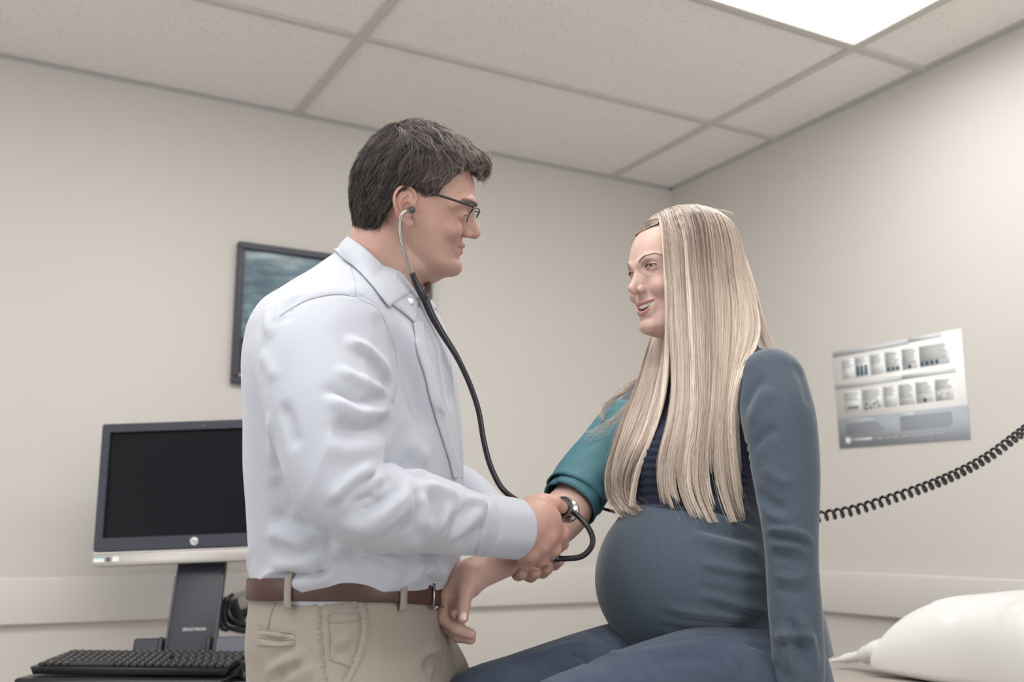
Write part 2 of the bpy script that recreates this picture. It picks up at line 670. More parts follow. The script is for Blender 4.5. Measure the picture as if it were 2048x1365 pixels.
m.box(((RX + dx0) / 2, RY - 0.05, CEIL / 2), (dx0 - RX, 0.1, CEIL))
m.box((dx1 / 2, RY - 0.05, CEIL / 2), (-dx1, 0.1, CEIL))
m.box(((dx0 + dx1) / 2, RY - 0.05, (CEIL + dz) / 2), (dx1 - dx0, 0.1, CEIL - dz))
struct(m.build('wall_front', wall_m))

# suspended ceiling: tile field, T bars, wall angle, light panels
m = MB(); m.box((RX / 2, RY / 2, CEIL + 0.03), (-RX + 0.2, -RY + 0.2, 0.06)); ceil_o = struct(m.build('ceiling', tile_m))
XL = [-0.286 - 1.219 * i for i in range(0, 4)]
YL = [-0.590 - 0.605 * i for i in range(0, 7)]
m = MB()
for x in XL: m.box((x, RY / 2, CEIL - 0.004), (0.024, -RY, 0.008), 0.001)
for y in YL: m.box((RX / 2, y, CEIL - 0.0038), (-RX, 0.024, 0.0076), 0.001)
m.build('ceiling_grid', grid_m, ceil_o)
m = MB()
m.box((RX / 2, -0.009, CEIL - 0.003), (-RX, 0.018, 0.006)); m.box((RX / 2, -0.001, CEIL - 0.006), (-RX, 0.002, 0.012))
m.box((-0.009, RY / 2, CEIL - 0.003), (0.018, -RY, 0.006)); m.box((-0.001, RY / 2, CEIL - 0.006), (0.002, -RY, 0.012))
m.build('wall_angle', angle_m, ceil_o)
lens_m = emissive('light_diffuser', (1, 0.985, 0.96, 1), 4.0)
labels = ['lit flat white troffer set in the ceiling grid above the seated woman', 'added lit ceiling troffer straight above the standing man, out of view', 'added lit ceiling troffer above the computer tray, out of view', 'added lit ceiling troffer above the camera, out of view']
for i, (lx, ly) in enumerate(PANELS):
    o = empty('ceiling_light', Matrix.Translation((lx, ly, CEIL)), labels[i], 'ceiling light', 'ceiling troffers')
    f = MB()
    for sx in (-1, 1): f.box((sx * 0.588, 0, -0.0085), (0.022, 0.59, 0.015), 0.002)
    for sy in (-1, 1): f.box((0, sy * 0.284, -0.0085), (1.155, 0.022, 0.015), 0.002)
    f.build('frame', grid_m, o)
    f = MB(); f.box((0, 0, -0.006), (1.155, 0.547, 0.008)); f.build('diffuser', lens_m, o)

# painted wall guard boards
def guard(name, a, b, nrm):
    m = MB()
    a, b, nrm = Vector(a), Vector(b), Vector(nrm)
    c = (a + b) / 2 + nrm * 0.011
    L = (b - a).length
    sx = L if abs((b - a).x) > 0.1 else 0.022
    sy = L if abs((b - a).y) > 0.1 else 0.022
    m.box((c.x, c.y, 0.937), (sx, sy, 0.122), 0.006, seg=3)
    return struct(m.build(name, board_m, smooth='auto'))


guard('trim_1', (RX, 0, 0), (0, 0, 0), (0, -1, 0))
guard('trim_2', (0, RY, 0), (0, -0.022, 0), (-1, 0, 0))
for nm, c, s in (('baseboard_back', (RX / 2, -0.006, 0.05), (-RX, 0.012, 0.1)), ('baseboard_right', (-0.006, RY / 2, 0.05), (0.012, -RY - 0.03, 0.1))):
    m = MB(); m.box(c, s, 0.003); struct(m.build(nm, Mat('cove_base', lin(92, 84, 80), 0.5).m))
# ---------------------------------------------------------------- people: shared pieces
def rot(yaw, pitch, roll=0):
    y, p, r = map(math.radians, (yaw, pitch, roll))
    Rz = np.array([[math.cos(y), -math.sin(y), 0], [math.sin(y), math.cos(y), 0], [0, 0, 1]])
    Ry = np.array([[math.cos(p), 0, math.sin(p)], [0, 1, 0], [-math.sin(p), 0, math.cos(p)]])
    Rx = np.array([[1, 0, 0], [0, math.cos(r), -math.sin(r)], [0, math.sin(r), math.cos(r)]])
    return Rz @ Ry @ Rx


class Local:
    """a head frame: x to the front, y to the person's left, z up; centimetres."""
    def __init__(self, O, R): self.O, self.R = np.asarray(O, float), R
    def out(self, p): return self.O + (np.asarray(p, float) * 0.01) @ self.R.T
    def inn(self, X): return (X - self.O) @ self.R * 100
    def add(self, dst, src):
        for fn, lo, hi, k, sub in src.ops:
            c = np.array([[x, y, z] for x in (lo[0], hi[0]) for y in (lo[1], hi[1]) for z in (lo[2], hi[2])])
            w_ = self.out(c)
            dst.ops.append(((lambda X, fn=fn: fn(self.inn(X)) * 0.01), w_.min(0), w_.max(0), k * 0.01, sub))
    def ray(self, px, py, y):
        """local point where the sight line through a pixel crosses the plane y = const (cm)."""
        e = np.array([0, 0, CAM_H]); d = P(px, py, 1) - e; n = self.R[:, 1]
        t = ((self.O + n * y * 0.01 - e) @ n) / (d @ n)
        return self.inn(e + d * t)


def skin_mat(name, base, red, lip):
    m = Mat(name, base, 0.48, spec=0.35, sss=0.12)
    c = m.coords()
    n1 = m.noise(38, 4, c)
    b = m.mix(m.ramp(n1, [(0.35, (0, 0, 0, 1)), (0.7, (0.45, 0.45, 0.45, 1))]), base, red)
    b = m.mix(m.attr('flush').outputs['Fac'], b, red)
    b = m.mix(m.attr('stubble').outputs['Fac'], b, lin(148, 120, 110))
    b = m.mix(m.attr('lip').outputs['Fac'], b, lip)
    b = m.mix(m.attr('nail').outputs['Fac'], b, lin(226, 190, 176))
    m.col(b)
    n2 = m.noise(900, 3, c)
    m.bump(n2, 0.12, 0.0006)
    return m.m


def strands(paths, rad, sides=3, taper=0.9, root=0.7):
    """paths (S, n, 3) -> one mesh of tapering hairs."""
    S, n, _ = paths.shape
    t = np.gradient(paths, axis=1)
    t /= np.linalg.norm(t, axis=2, keepdims=True) + 1e-12
    nn = np.zeros_like(t)
    ref = np.where(np.abs(t[:, 0, 2:3]) < 0.8, np.array([0, 0, 1.0]), np.array([1.0, 0.2, 0]))
    x = np.cross(t[:, 0], ref)
    for k in range(n):                       # carry the cross direction along each hair
        x = x - t[:, k] * (x * t[:, k]).sum(1, keepdims=True)
        x = x / (np.linalg.norm(x, axis=1, keepdims=True) + 1e-12)
        nn[:, k] = x
    bb = np.cross(t, nn)
    u = np.linspace(0, 1, n)
    prof = np.minimum(root + (1 - root) * u / 0.15, 1) * (1 - taper * np.clip((u - 0.55) / 0.45, 0, 1) ** 1.4)
    r = np.broadcast_to(np.asarray(rad, float), (S,))[:, None] * prof[None, :]
    ang = np.arange(sides) * 2 * math.pi / sides
    v = paths[:, :, None, :] + r[..., None, None] * (np.cos(ang)[None, None, :, None] * nn[:, :, None, :] + np.sin(ang)[None, None, :, None] * bb[:, :, None, :])
    v = v.reshape(-1, 3)
    s0 = np.arange(S)[:, None, None] * n * sides
    i = np.arange(n - 1)[None, :, None] * sides
    j = np.arange(sides)[None, None, :]; j2 = (j + 1) % sides
    f = np.stack([s0 + i + j, s0 + i + j2, s0 + i + sides + j2, s0 + i + sides + j], -1).reshape(-1, 4)
    return v, f


def hair_mat(name, dark, mid, light, rough=0.38):
    m = Mat(name, mid, rough, spec=0.45)
    a = m.attr('tone').outputs['Fac']
    m.col(m.ramp(a, [(0.0, dark), (0.5, mid), (1.0, light)]))
    return m.m


def eyes(L, parent, centres, r, iris, yaw=0, pitch=0, name='eye', iris_at=0.87):
    white = Mat('eye_white', lin(196, 184, 178), 0.15, spec=0.5).m
    irm = Mat('iris', iris, 0.1, spec=0.6).m
    for c in centres:
        bm_ = bmesh.new()
        bmesh.ops.create_uvsphere(bm_, u_segments=28, v_segments=20, radius=1.0)
        me = bpy.data.meshes.new(name)
        bm_.to_mesh(me); bm_.free()
        co = np.empty(len(me.vertices) * 3, dtype=np.float32); me.vertices.foreach_get('co', co)
        co = co.reshape(-1, 3)
        co = np.stack([co[:, 2], co[:, 0], co[:, 1]], -1)           # pole to +x
        Rg = rot(yaw, pitch)
        w_ = L.out(np.asarray(c) + (co @ Rg.T) * r)
        me.vertices.foreach_set('co', w_.astype(np.float32).ravel())
        o = link(name, me, [white, irm], parent)
        cen = np.array([np.mean(co[list(p.vertices)], axis=0) for p in me.polygons])
        me.polygons.foreach_set('material_index', (cen[:, 0] > iris_at).astype(np.int32))


def cloth_mat(name, c1, c2, scale=1500, rough=0.85, sheen=0.25, bump=0.25, stretch=(1, 1, 1)):
    m = Mat(name, c1, rough, spec=0.2, sheen=sheen)
    v = m.coords(stretch)
    n = m.noise(scale, 2, v)
    m.col(m.mix(m.ramp(n, [(0.35, (0, 0, 0, 1)), (0.65, (1, 1, 1, 1))]), c1, c2))
    m.bump(n, bump, 0.0006)
    return m


def loop_band(name, mid, nrm, height, thick, mat, parent, closed=True):
    """a strap: a loop of points with outward normals, given height and thickness (rounded edges)."""
    mid = np.asarray(mid); nrm = np.asarray(nrm)
    prof = [(-.5, 0), (-.5, .6), (-.42, 1), (.42, 1), (.5, .6), (.5, 0)]
    up = np.array([0, 0, 1.0])
    v = np.concatenate([mid[:, None, :] + np.array([a * height for a, _ in prof])[None, :, None] * up + np.array([b * thick for _, b in prof])[None, :, None] * nrm[:, None, :]], 0)
    m_, k = len(mid), len(prof)
    i = np.arange(m_ if closed else m_ - 1)[:, None]; j = np.arange(k)[None, :]
    f = np.stack([i * k + j, ((i + 1) % m_) * k + j, ((i + 1) % m_) * k + (j + 1) % k, i * k + (j + 1) % k], -1).reshape(-1, 4)
    return link(name, mesh_np(name, v.reshape(-1, 3), f), mat, parent)


def ear(fld, c, side, s=1.0, lean=0.16):
    """side = -1 right, +1 left; c = where the ear hole is (cm, head frame)."""
    def q(x, z, o): return [c[0] + (x + lean * -z * 0.0) * s - lean * z * s, c[1] + side * o * s, c[2] + z * s]
    fld.ell(q(-1.0, 0.3, 0.55), (1.75 * s, 0.42 * s, 2.75 * s), R=[[.97, side * .24, 0], [side * -.24, .97, 0], [0, 0, 1]], k=0.35)
    fld.ell(q(-1.0, -0.1, 0.2), (1.3 * s, 0.7 * s, 1.7 * s), k=0.4)
    helix = [(0.35, 0.5, .55), (0.75, 1.5, .55), (0.55, 2.6, .65), (-.5, 3.25, .85), (-1.8, 2.95, 1.1), (-2.6, 1.8, 1.3), (-2.75, .4, 1.35), (-2.3, -.9, 1.2), (-1.4, -2.0, .95), (-.6, -2.75, .75)]
    fld.tube([q(x, z, o) + [0.27 * s] for x, z, o in helix], k=0.16, n=40)
    fld.ell(q(-.25, -2.55, .5), (.75 * s, .38 * s, .85 * s), k=0.3)
    fld.ell(q(-.55, -.25, 1.15), (.95 * s, .75 * s, 1.2 * s), k=0.25, sub=True)
    fld.tube([q(-.7, 2.0, .95) + [.22 * s], q(-1.6, 1.2, 1.2) + [.26 * s], q(-1.85, 0, 1.2) + [.24 * s], q(-1.2, -1.3, 1.0) + [.24 * s]], k=0.2, n=16)
    fld.ell(q(.45, -.15, .5), (.32 * s, .42 * s, .6 * s), k=0.2)


def finger(fld, pts, r0, r1, k=0.003, knuckle=0.0008):
    """a finger along joint points (metres), slightly swollen at the joints, rounded tip."""
    p = np.asarray(pts, float)
    n = len(p)
    rr = np.linspace(r0, r1, n)
    rows = []
    for i in range(n):
        rows.append(list(p[i]) + [rr[i] + (knuckle if 0 < i < n - 1 else 0)])
        if i < n - 1:
            rows.append(list((p[i] + p[i + 1]) / 2) + [(rr[i] + rr[i + 1]) / 2 - 0.0002])
    fld.tube(rows, k=k)


def snap(tree, X, off=0.0003):
    """bring points onto a surface."""
    out = np.empty_like(X)
    for i, x in enumerate(X):
        h = tree.find_nearest(Vector(x))
        out[i] = np.array(h[0]) + np.array(h[1]) * off
    return out


def nail(parent, name, c, along, out, ln, wd, mat):
    """a fingernail plate: centre, direction to the tip, outward normal."""
    along = np.asarray(along, float); along = along / np.linalg.norm(along)
    out = np.asarray(out, float); out = out - along * (out @ along); out /= np.linalg.norm(out)
    sd = np.cross(along, out)
    nu, nv = 9, 9
    v = []
    for i in range(nu):
        for j in range(nv):
            a, b = i / (nu - 1) * 2 - 1, j / (nv - 1) * 2 - 1
            sq = math.sqrt(max(0, 1 - 0.28 * a * a))
            v.append(c + along * a * ln / 2 * (1 if abs(b) < .99 else .97) + sd * b * wd / 2 * sq + out * (-(b * b) * wd * 0.22 - (a * a) * ln * 0.04 + 0.0004))
    v = np.array(v)
    f = [(i * nv + j, i * nv + j + 1, (i + 1) * nv + j + 1, (i + 1) * nv + j) for i in range(nu - 1) for j in range(nv - 1)]
    o = link(name, mesh_np(name, v, f), mat, parent)
    md = o.modifiers.new('thick', 'SOLIDIFY'); md.thickness = 0.0007; md.offset = -1
    return o


def seam_line(name, tree, px, rad, mat, parent, lift=0.0004, n=40):
    """a stitched seam or an edge lying on a garment."""
    pp = spline([[x, y, 0] for x, y in px], n)[:, :2]
    h = [cast(tree, x, y) for x, y in pp]
    h = np.array([q for q in h if q is not None])
    e = np.array([0, 0, CAM_H])
    h = h + (e - h) / np.linalg.norm(e - h, axis=1, keepdims=True) * lift
    return tube(name, h, rad, mat, parent, sides=6)


def rows_loft(rows, D, fdir, bfun):
    """rows: (pixel y, left edge, right edge, half width) of the outline at depth D -> loft sections."""
    ang = math.atan2(abs(fdir[1]), abs(fdir[0]))
    out = []
    for py, xl, xr, b in rows:
        a_, c_ = P(xl, py, D), P(xr, py, D)
        half = (c_[0] - a_[0]) / 2
        a = math.sqrt(max(1e-4, half ** 2 - (b * math.sin(ang)) ** 2)) / math.cos(ang)
        out.append(((a_[2] + c_[2]) / 2, (a_[0] + c_[0]) / 2, D, a, a, b))
    return sorted(out)


MI = STAGE    # parents sit in the stage frame, so their children can be built there
# ---------------------------------------------------------------- the standing man
man = empty('person', MI, 'dark-haired man in glasses and pale blue shirt, standing and holding the stethoscope', 'person')
mR = rot(6, 10.5, 15)
mO = P(824, 415, 1.505) + 0.073 * rot(12, 10, 15)[:, 1]
ML = Local(mO, mR)
mskin = skin_mat('man_skin', lin(182, 149, 136), lin(172, 125, 114), lin(158, 102, 95))
FD = (math.cos(math.radians(18)), -math.sin(math.radians(18)))      # which way his chest faces


def man_head():
    h = Field()
    secs = [(-9.9, 7.0, 3.0, 2.0), (-9.2, 8.5, 1.8, 3.2), (-8.4, 9.4, 0.8, 4.1), (-7.4, 9.65, 0, 4.8), (-6.0, 9.15, -1.5, 5.35), (-4.6, 9.0, -3, 5.75), (-3, 8.95, -4.8, 6.2),
            (-1, 9.0, -6.6, 6.65), (1, 9.55, -8.0, 7.0), (3, 10.0, -8.7, 7.3), (5, 9.8, -8.9, 7.4), (7, 9.05, -8.6, 7.25), (9, 7.7, -7.6, 6.7), (10.8, 5.6, -6.0, 5.4), (12.0, 2.9, -3.8, 3.5), (12.5, .8, -1.6, 1.2)]
    h.loft([(z, (xf + xb) / 2, 0, (xf - xb) / 2, (xf - xb) / 2, w_) for z, xf, xb, w_ in secs], (1, 0), k=0.5, nexp=2.06)
    h.ell((9.3, 0, -0.6), (1.45, 1.55, 1.9), k=0.6)                                      # nose body
    for s in (-1, 1):
        h.ell((7.35, 3.5 * s, -1.9), (1.65, 1.75, 1.5), k=1.2)                             # cheek
        h.tube([(9.7, .9 * s, 2.9, .75), (9.25, 2.6 * s, 3.2, .75), (8.1, 4.3 * s, 2.9, .75), (6.7, 5.6 * s, 2.0, .7)], k=0.7)
        h.ell((9.7, 3.0 * s, 1.15), (1.3, 1.5, .95), k=0.6, sub=True)                    # socket
        h.ell((7.98, 3.1 * s, .9), (1.33, 1.38, 1.3), k=0.25)                            # lids
        h.tube([(9.15, 2.0 * s, .72, .06), (9.38, 3.0 * s, .80, .10), (8.75, 4.2 * s, .62, .06)], k=0.08, sub=True, n=12)
        h.tube([(9.15, 2.0 * s, 1.3, .05), (9.3, 3.0 * s, 1.5, .06), (8.6, 4.3 * s, 1.2, .05)], k=0.2, sub=True, n=12)
        h.tube([(9.0, 2.2 * s, -.05, .05), (8.85, 3.2 * s, -.2, .07), (8.1, 4.4 * s, .1, .05)], k=0.3, sub=True, n=12)   # smile bag
        h.tube([(7.6, 4.9 * s, .4, .03), (6.9, 5.7 * s, .1, .05)], k=0.2, sub=True)
        h.ell((9.75, 1.22 * s, -1.9), (1.0, .64, .64), k=0.3)                           # nostril wing
        h.tube([(9.25, 2.0 * s, -1.8, .08), (8.95, 2.6 * s, -2.8, .13), (8.6, 3.15 * s, -3.8, .08)], k=0.45, sub=True, n=14)
    h.tube([(9.5, 0, 2.2, .75), (9.72, 0, 1.4, .72), (10.15, 0, .3, .78), (10.8, 0, -.75, .85), (11.1, 0, -1.45, .92)], k=0.5, n=16)
    h.ell((10.6, 0, -2.0), (.9, .55, .45), k=0.4)
    for s in (-1, 1): h.ell((10.2, .95 * s, -2.42), (.72, .36, .30), k=0.10, sub=True)
    h.ell((8.75, 0, -4.5), (.85, 2.5, 1.7), k=0.7)                                        # mouth mound
    def xs(y, o=0.0): return 9.6 - .135 * y * y + o
    h.tube([(xs(y, o), y, z, r) for y, z, r, o in ((-2.6, -4.05, .12, -.15), (-1.6, -4.05, .28, -.12), (-.5, -3.9, .40, -.06), (.5, -3.9, .40, -.06), (1.6, -4.05, .28, -.12), (2.6, -4.05, .12, -.15))], k=0.2, n=24)
    h.tube([(xs(y, o), y, z, r) for y, z, r, o in ((-2.5, -4.35, .12, -.2), (-1.4, -4.85, .34, -.25), (0, -5.0, .46, -.22), (1.4, -4.85, .34, -.25), (2.5, -4.35, .12, -.2))], k=0.25, n=24)
    h.tube([(xs(y, o), y, z, r) for y, z, r, o in ((-3.45, -3.55, .10, .0), (-2.5, -4.15, .13, .05), (-1.2, -4.45, .10, .12), (0, -4.5, .09, .28), (1.2, -4.45, .10, .12), (2.5, -4.15, .13, .05), (3.45, -3.55, .10, .0))], k=0.08, sub=True, n=36)
    for s in (-1, 1):
        h.tube([(8.75, 2.75 * s, -3.5, .06), (8.55, 3.05 * s, -4.0, .13), (8.45, 2.95 * s, -4.6, .07)], k=.3, sub=True, n=12)
    h.ell((8.8, 0, -7.5), (1.38, 2.0, 1.5), k=0.9)
    h.tube([(9.75, -1.6, -6.05, .1), (9.98, 0, -5.95, .14), (9.75, 1.6, -6.05, .1)], k=0.8, sub=True)
    ear(h, (0.6, -6.9, 0.0), -1, 0.93)
    ear(h, (0.6, 6.9, 0.0), 1, 0.93)
    return h


mb = Field()
# torso and legs under the clothes
tors = [(0.80, 1210), (0.9, 1210), (1.0, 1180), (1.1, 1110), (1.2, 1000), (1.3, 860), (1.4, 720), (1.46, 640)]
mb.loft([(0.80, -.255, 1.60, .09, .09, .13), (0.95, -.258, 1.60, .10, .105, .135), (1.05, -.262, 1.60, .10, .105, .125), (1.2, -.262, 1.60, .115, .11, .135), (1.35, -.258, 1.60, .105, .105, .145),
         (1.43, -.245, 1.60, .08, .085, .13), (1.47, -.230, 1.60, .055, .06, .08), (1.49, -.222, 1.60, .04, .05, .05)], FD, k=0.03)
mb.tube([list(P(772, 478, 1.585)) + [.057], list(P(765, 540, 1.59)) + [.060], list(P(752, 610, 1.60)) + [.068]], k=0.022)
mb.ell(ML.out((3.4, 0, -8.6)), (.045, .045, .03), k=0.03)
for (sx, sd, bend) in ((620, 1.47, 0), (815, 1.74, 0)):
    mb.ell(P(sx, 680, sd), (.05, .05, .05), k=0.04)
mb.tube([list(P(620, 680, 1.47)) + [.05], list(P(675, 985, 1.37)) + [.038], list(P(860, 1035, 1.45)) + [.036], list(P(1030, 1058, 1.545)) + [.030], list(P(1050, 1058, 1.553)) + [.031]], k=0.02, n=30)
mb.tube([list(P(815, 680, 1.74)) + [.05], list(P(850, 960, 1.80)) + [.038], list(P(940, 1020, 1.76)) + [.034], list(P(1010, 1085, 1.70)) + [.029]], k=0.02, n=30)
for (px, d) in ((700, 1.52), (790, 1.69)):
    hp = P(px, 1300, d)
    mb.tube([[hp[0] - .01, hp[1], .86, .075], [hp[0], hp[1], .50, .055], [hp[0] - .01, hp[1], .30, .05], [hp[0] - .02, hp[1], .09, .035]], k=0.04)
    mb.tube([[hp[0] - .03, hp[1], .05, .032], [hp[0] + .08, hp[1] - .02, .045, .03], [hp[0] + .15, hp[1] - .035, .035, .022]], k=0.03)

# right hand: the back of it to the camera, fingers curled away under her elbow, thumb along the bell
H = Field()
w0 = P(1040, 1060, 1.552)
H.tube([list(P(1030, 1058, 1.548)) + [.031], list(P(1052, 1053, 1.552)) + [.033], list(P(1074, 1040, 1.556)) + [.031], list(P(1090, 1040, 1.562)) + [.023]], k=0.012)
for (a, b, r) in (((1046, 1045), (1094, 1046), .0185), ((1046, 1060), (1096, 1068), .0185), ((1042, 1075), (1083, 1090), .0175), ((1036, 1090), (1060, 1108), .0165)):
    H.tube([list(P(*a, 1.556)) + [.022], list(P(*b, 1.562)) + [r]], k=0.014)
finger(H, [P(1092, 1047, 1.562), P(1121, 1068, 1.575), P(1123, 1087, 1.600), P(1117, 1096, 1.622)], .0145, .0095, k=.007)
finger(H, [P(1092, 1070, 1.560), P(1106, 1098, 1.575), P(1100, 1109, 1.605), P(1092, 1104, 1.625)], .0145, .0095, k=.006)
finger(H, [P(1077, 1088, 1.560), P(1082, 1117, 1.578), P(1078, 1122, 1.606), P(1073, 1112, 1.625)], .0140, .0090, k=.006)
finger(H, [P(1055, 1105, 1.560), P(1052, 1126, 1.578), P(1053, 1130, 1.60), P(1052, 1118, 1.618)], .0130, .0085, k=.006)
# knuckles and tendons
for q in ((1097, 1050), (1100, 1074), (1084, 1092), (1060, 1108)): H.ell(P(*q, 1.548), (.010, .008, .010), k=.010)
H.tube([list(P(1046, 1026, 1.565)) + [.018], list(P(1066, 1014, 1.575)) + [.0185], list(P(1086, 1008, 1.578)) + [.0155]], k=0.012)
finger(H, [P(1086, 1008, 1.578), P(1108, 1007, 1.580), P(1123, 1016, 1.592)], .0142, .0098, k=.006, knuckle=.0008)
H.tube([list(P(1080, 1026, 1.568)) + [.012], list(P(1092, 1036, 1.566)) + [.012]], k=.012)
mb.ops += H.ops
# left hand: cupped under her elbow, fingers coming up towards the camera
G = Field()
G.tube([list(P(1005, 1085, 1.705)) + [.028], list(P(1040, 1110, 1.70)) + [.026], list(P(1080, 1112, 1.70)) + [.022]], k=0.015)
for a, b, c_ in (((1024, 1128, 1.69), (1037, 1148, 1.665), (1043, 1148, 1.640)), ((1045, 1127, 1.69), (1061, 1151, 1.660), (1069, 1147, 1.636)),
                 ((1068, 1122, 1.69), (1085, 1143, 1.660), (1094, 1138, 1.636)), ((1090, 1112, 1.69), (1108, 1127, 1.660), (1117, 1122, 1.638))):
    finger(G, [P(*a), P(*b), P(*c_)], .0125, .0098, k=.006)
mb.ops += G.ops
ML.add(mb, man_head())
hx = mO
v, f = mb.mesh(axis([(-.50, -.29, .006), (-.29, -.02, .00115), (-.02, .10, .00115)]), axis([(1.28, 1.46, .006), (1.46, 1.88, .0013)]),
               axis([(0.0, 1.02, .007), (1.02, 1.17, .0013), (1.17, 1.44, .006), (1.44, 1.80, .00115)]))
lc = ML.inn(v)
v = relax(v, f, 2, 0.5)
me = mesh_np('body', v, f)
hd = (lc[:, 2] > -12) & (np.abs(lc[:, 0]) < 14) & (np.abs(lc[:, 1]) < 10)
lipd = ((lc[:, 1] / 2.6) ** 2 + ((lc[:, 2] + 4.55 - 0.06 * lc[:, 1] ** 2) / 0.85) ** 2)
set_attr(me, 'lip', np.where(hd & (lc[:, 0] > 7.6), np.clip(1.5 - lipd * 1.2, 0, 1), 0) * 0.8)
st = np.clip(1.4 - ((lc[:, 2] + 6.8) / 5.0) ** 2 - (np.clip(2 - lc[:, 0], 0, 9) / 5) ** 2, 0, 1) * (1 - np.clip(1.3 - lipd, 0, 1))
set_attr(me, 'stubble', np.where(hd, st * 0.38, 0))
fl = np.exp(-((lc[:, 0] - 7.5) ** 2 / 8 + (np.abs(lc[:, 1]) - 4) ** 2 / 5 + (lc[:, 2] + 2.2) ** 2 / 5)) * .5 + np.exp(-((lc[:, 0] + 1) ** 2 / 6 + (np.abs(lc[:, 1]) - 8) ** 2 / 1.5 + (lc[:, 2]) ** 2 / 12)) * .7 + np.exp(-((lc[:, 0] - 12) ** 2 / 2 + lc[:, 1] ** 2 / 2 + (lc[:, 2] + 1.4) ** 2 / 2)) * .4
hx_ = np.linalg.norm(v - P(1100, 1080, 1.56), axis=1)
set_attr(me, 'flush', np.where(hd, fl, np.exp(-(hx_ / .05) ** 2) * .5))
set_attr(me, 'nail', np.zeros(len(v)))
link('body', me, mskin, man)
man_tree = bvh(v, f)
eyes(ML, man, [(7.86, -3.1, .95), (7.86, 3.1, .95)], 1.2, lin(70, 60, 55), pitch=12)
nailm = Mat('nail', lin(222, 180, 165), 0.3, spec=0.5).m
nail(man, 'thumb_nail', P(1121, 1009, 1.583), P(1123, 1016, 1.592) - P(1108, 1007, 1.580), np.array([.35, -.6, .7]), .013, .012, nailm)

# ---- hair: cropped, brushed forward over the brow
mhair = hair_mat('man_hair', lin(44, 38, 38), lin(106, 95, 92), lin(176, 163, 156), 0.5)


def man_hair():
    hs = Field()
    secs = [(-5.6, 2.0, -7.0, 4.8), (-4.4, 2.5, -7.6, 5.6), (-1.4, 4, -8.8, 6.9), (1.4, 7.6, -9.6, 7.5), (4.1, 9.5, -9.85, 8.15), (5.7, 9.9, -9.5, 8.4), (7.8, 9.8, -8.8, 8.35), (9.8, 9.3, -7.7, 7.7), (11.3, 8.6, -6.5, 6.7), (12.7, 6.3, -4.9, 5.2), (13.6, 3.4, -3.0, 3.4), (14.0, 1.6, -1.4, 1.2)]
    hs.loft([(z, (a + b) / 2, 0, (a - b) / 2, (a - b) / 2, w_) for z, a, b, w_ in secs], (1, 0), k=0.5, nexp=2.2)
    # quiff over the forehead
    hs.tube([(5.5, -5.6, 8.7, 1.1), (8.2, -3.6, 9.6, 1.4), (9.5, 0, 10.0, 1.5), (8.6, 3.4, 9.8, 1.4), (6, 5.6, 9.4, 1.2)], k=0.9, n=18)
    hs.tube([(9.6, -1.5, 10.0, 1.2), (10.5, -.8, 9.0, .8), (10.4, -.4, 7.9, .55), (9.9, 0, 7.1, .3)], k=0.5, n=14)
    hs.tube([(9.3, 1.5, 10.0, 1.2), (10.2, 1.4, 8.9, .8), (9.9, 1.4, 7.8, .5)], k=0.5, n=14)

    def face(X):            # clear the face: below the hairline in front, around the ears, under the nape
        x, y, z = X.T
        line = np.interp(x - .1 * np.abs(y), [-9, -7.2, -4.7, -4.3, -3.8, -3.1, -2.2, -1.0, 0.2, 1.9, 3.1, 3.6, 4.5, 5.7, 7.1, 8.8, 12], [-4.6, -4.6, -3.7, -2.6, -.9, .5, 2.2, 3.3, 3.1, 2.7, 3.0, 4.1, 5.4, 6.9, 8.0, 8.0, 6.6])
        line = line + np.where(np.abs(y) < 4.5, np.where((x > 5) & (x < 9.2), 0.15 * (4.5 - np.abs(y)), 0), 0)
        return z - line
    hs.fn(face, (-14, -12, -20), (16, 12, 20), k=0.35, sub=True)
    return hs


hf = man_hair()
ax_ = np.linspace(-12, 14, 175)
hv, hq = hf.mesh(ax_, np.linspace(-10, 10, 135), np.linspace(-6.5, 15.5, 150))
hv = relax(hv, hq, 4, 0.5)
hn = normals_np(hv, hq)
hv = hv - hn * (0.15 + 0.22 * np.abs(pn(hv @ np.array([[1, 0, .55], [0, 1, 0], [-.45, 0, .25]]), 2.4, 8)))[:, None] * np.clip((hv[:, 2:3] + 2) / 5, .2, 1)
hn = normals_np(hv, hq)


def comb(X, nr):
    """which way the hair lies at a point of the cap (head frame)."""
    x, y, z = X.T
    fwd = np.stack([np.ones_like(x), 0.12 * y, -0.25 + 0 * x], -1)
    side = np.stack([-0.42 + 0.03 * (x + 3), 0 * y, -1 + 0 * z], -1)
    k = np.clip(np.maximum((z - 7.5 + .35 * x) / 4.0, 0), 0, 1)[:, None] * np.clip((x + 6) / 4, 0, 1)[:, None]
    d = fwd * k + side * (1 - k)
    d = d - nr * (d * nr).sum(1, keepdims=True)
    return d / (np.linalg.norm(d, axis=1, keepdims=True) + 1e-9)


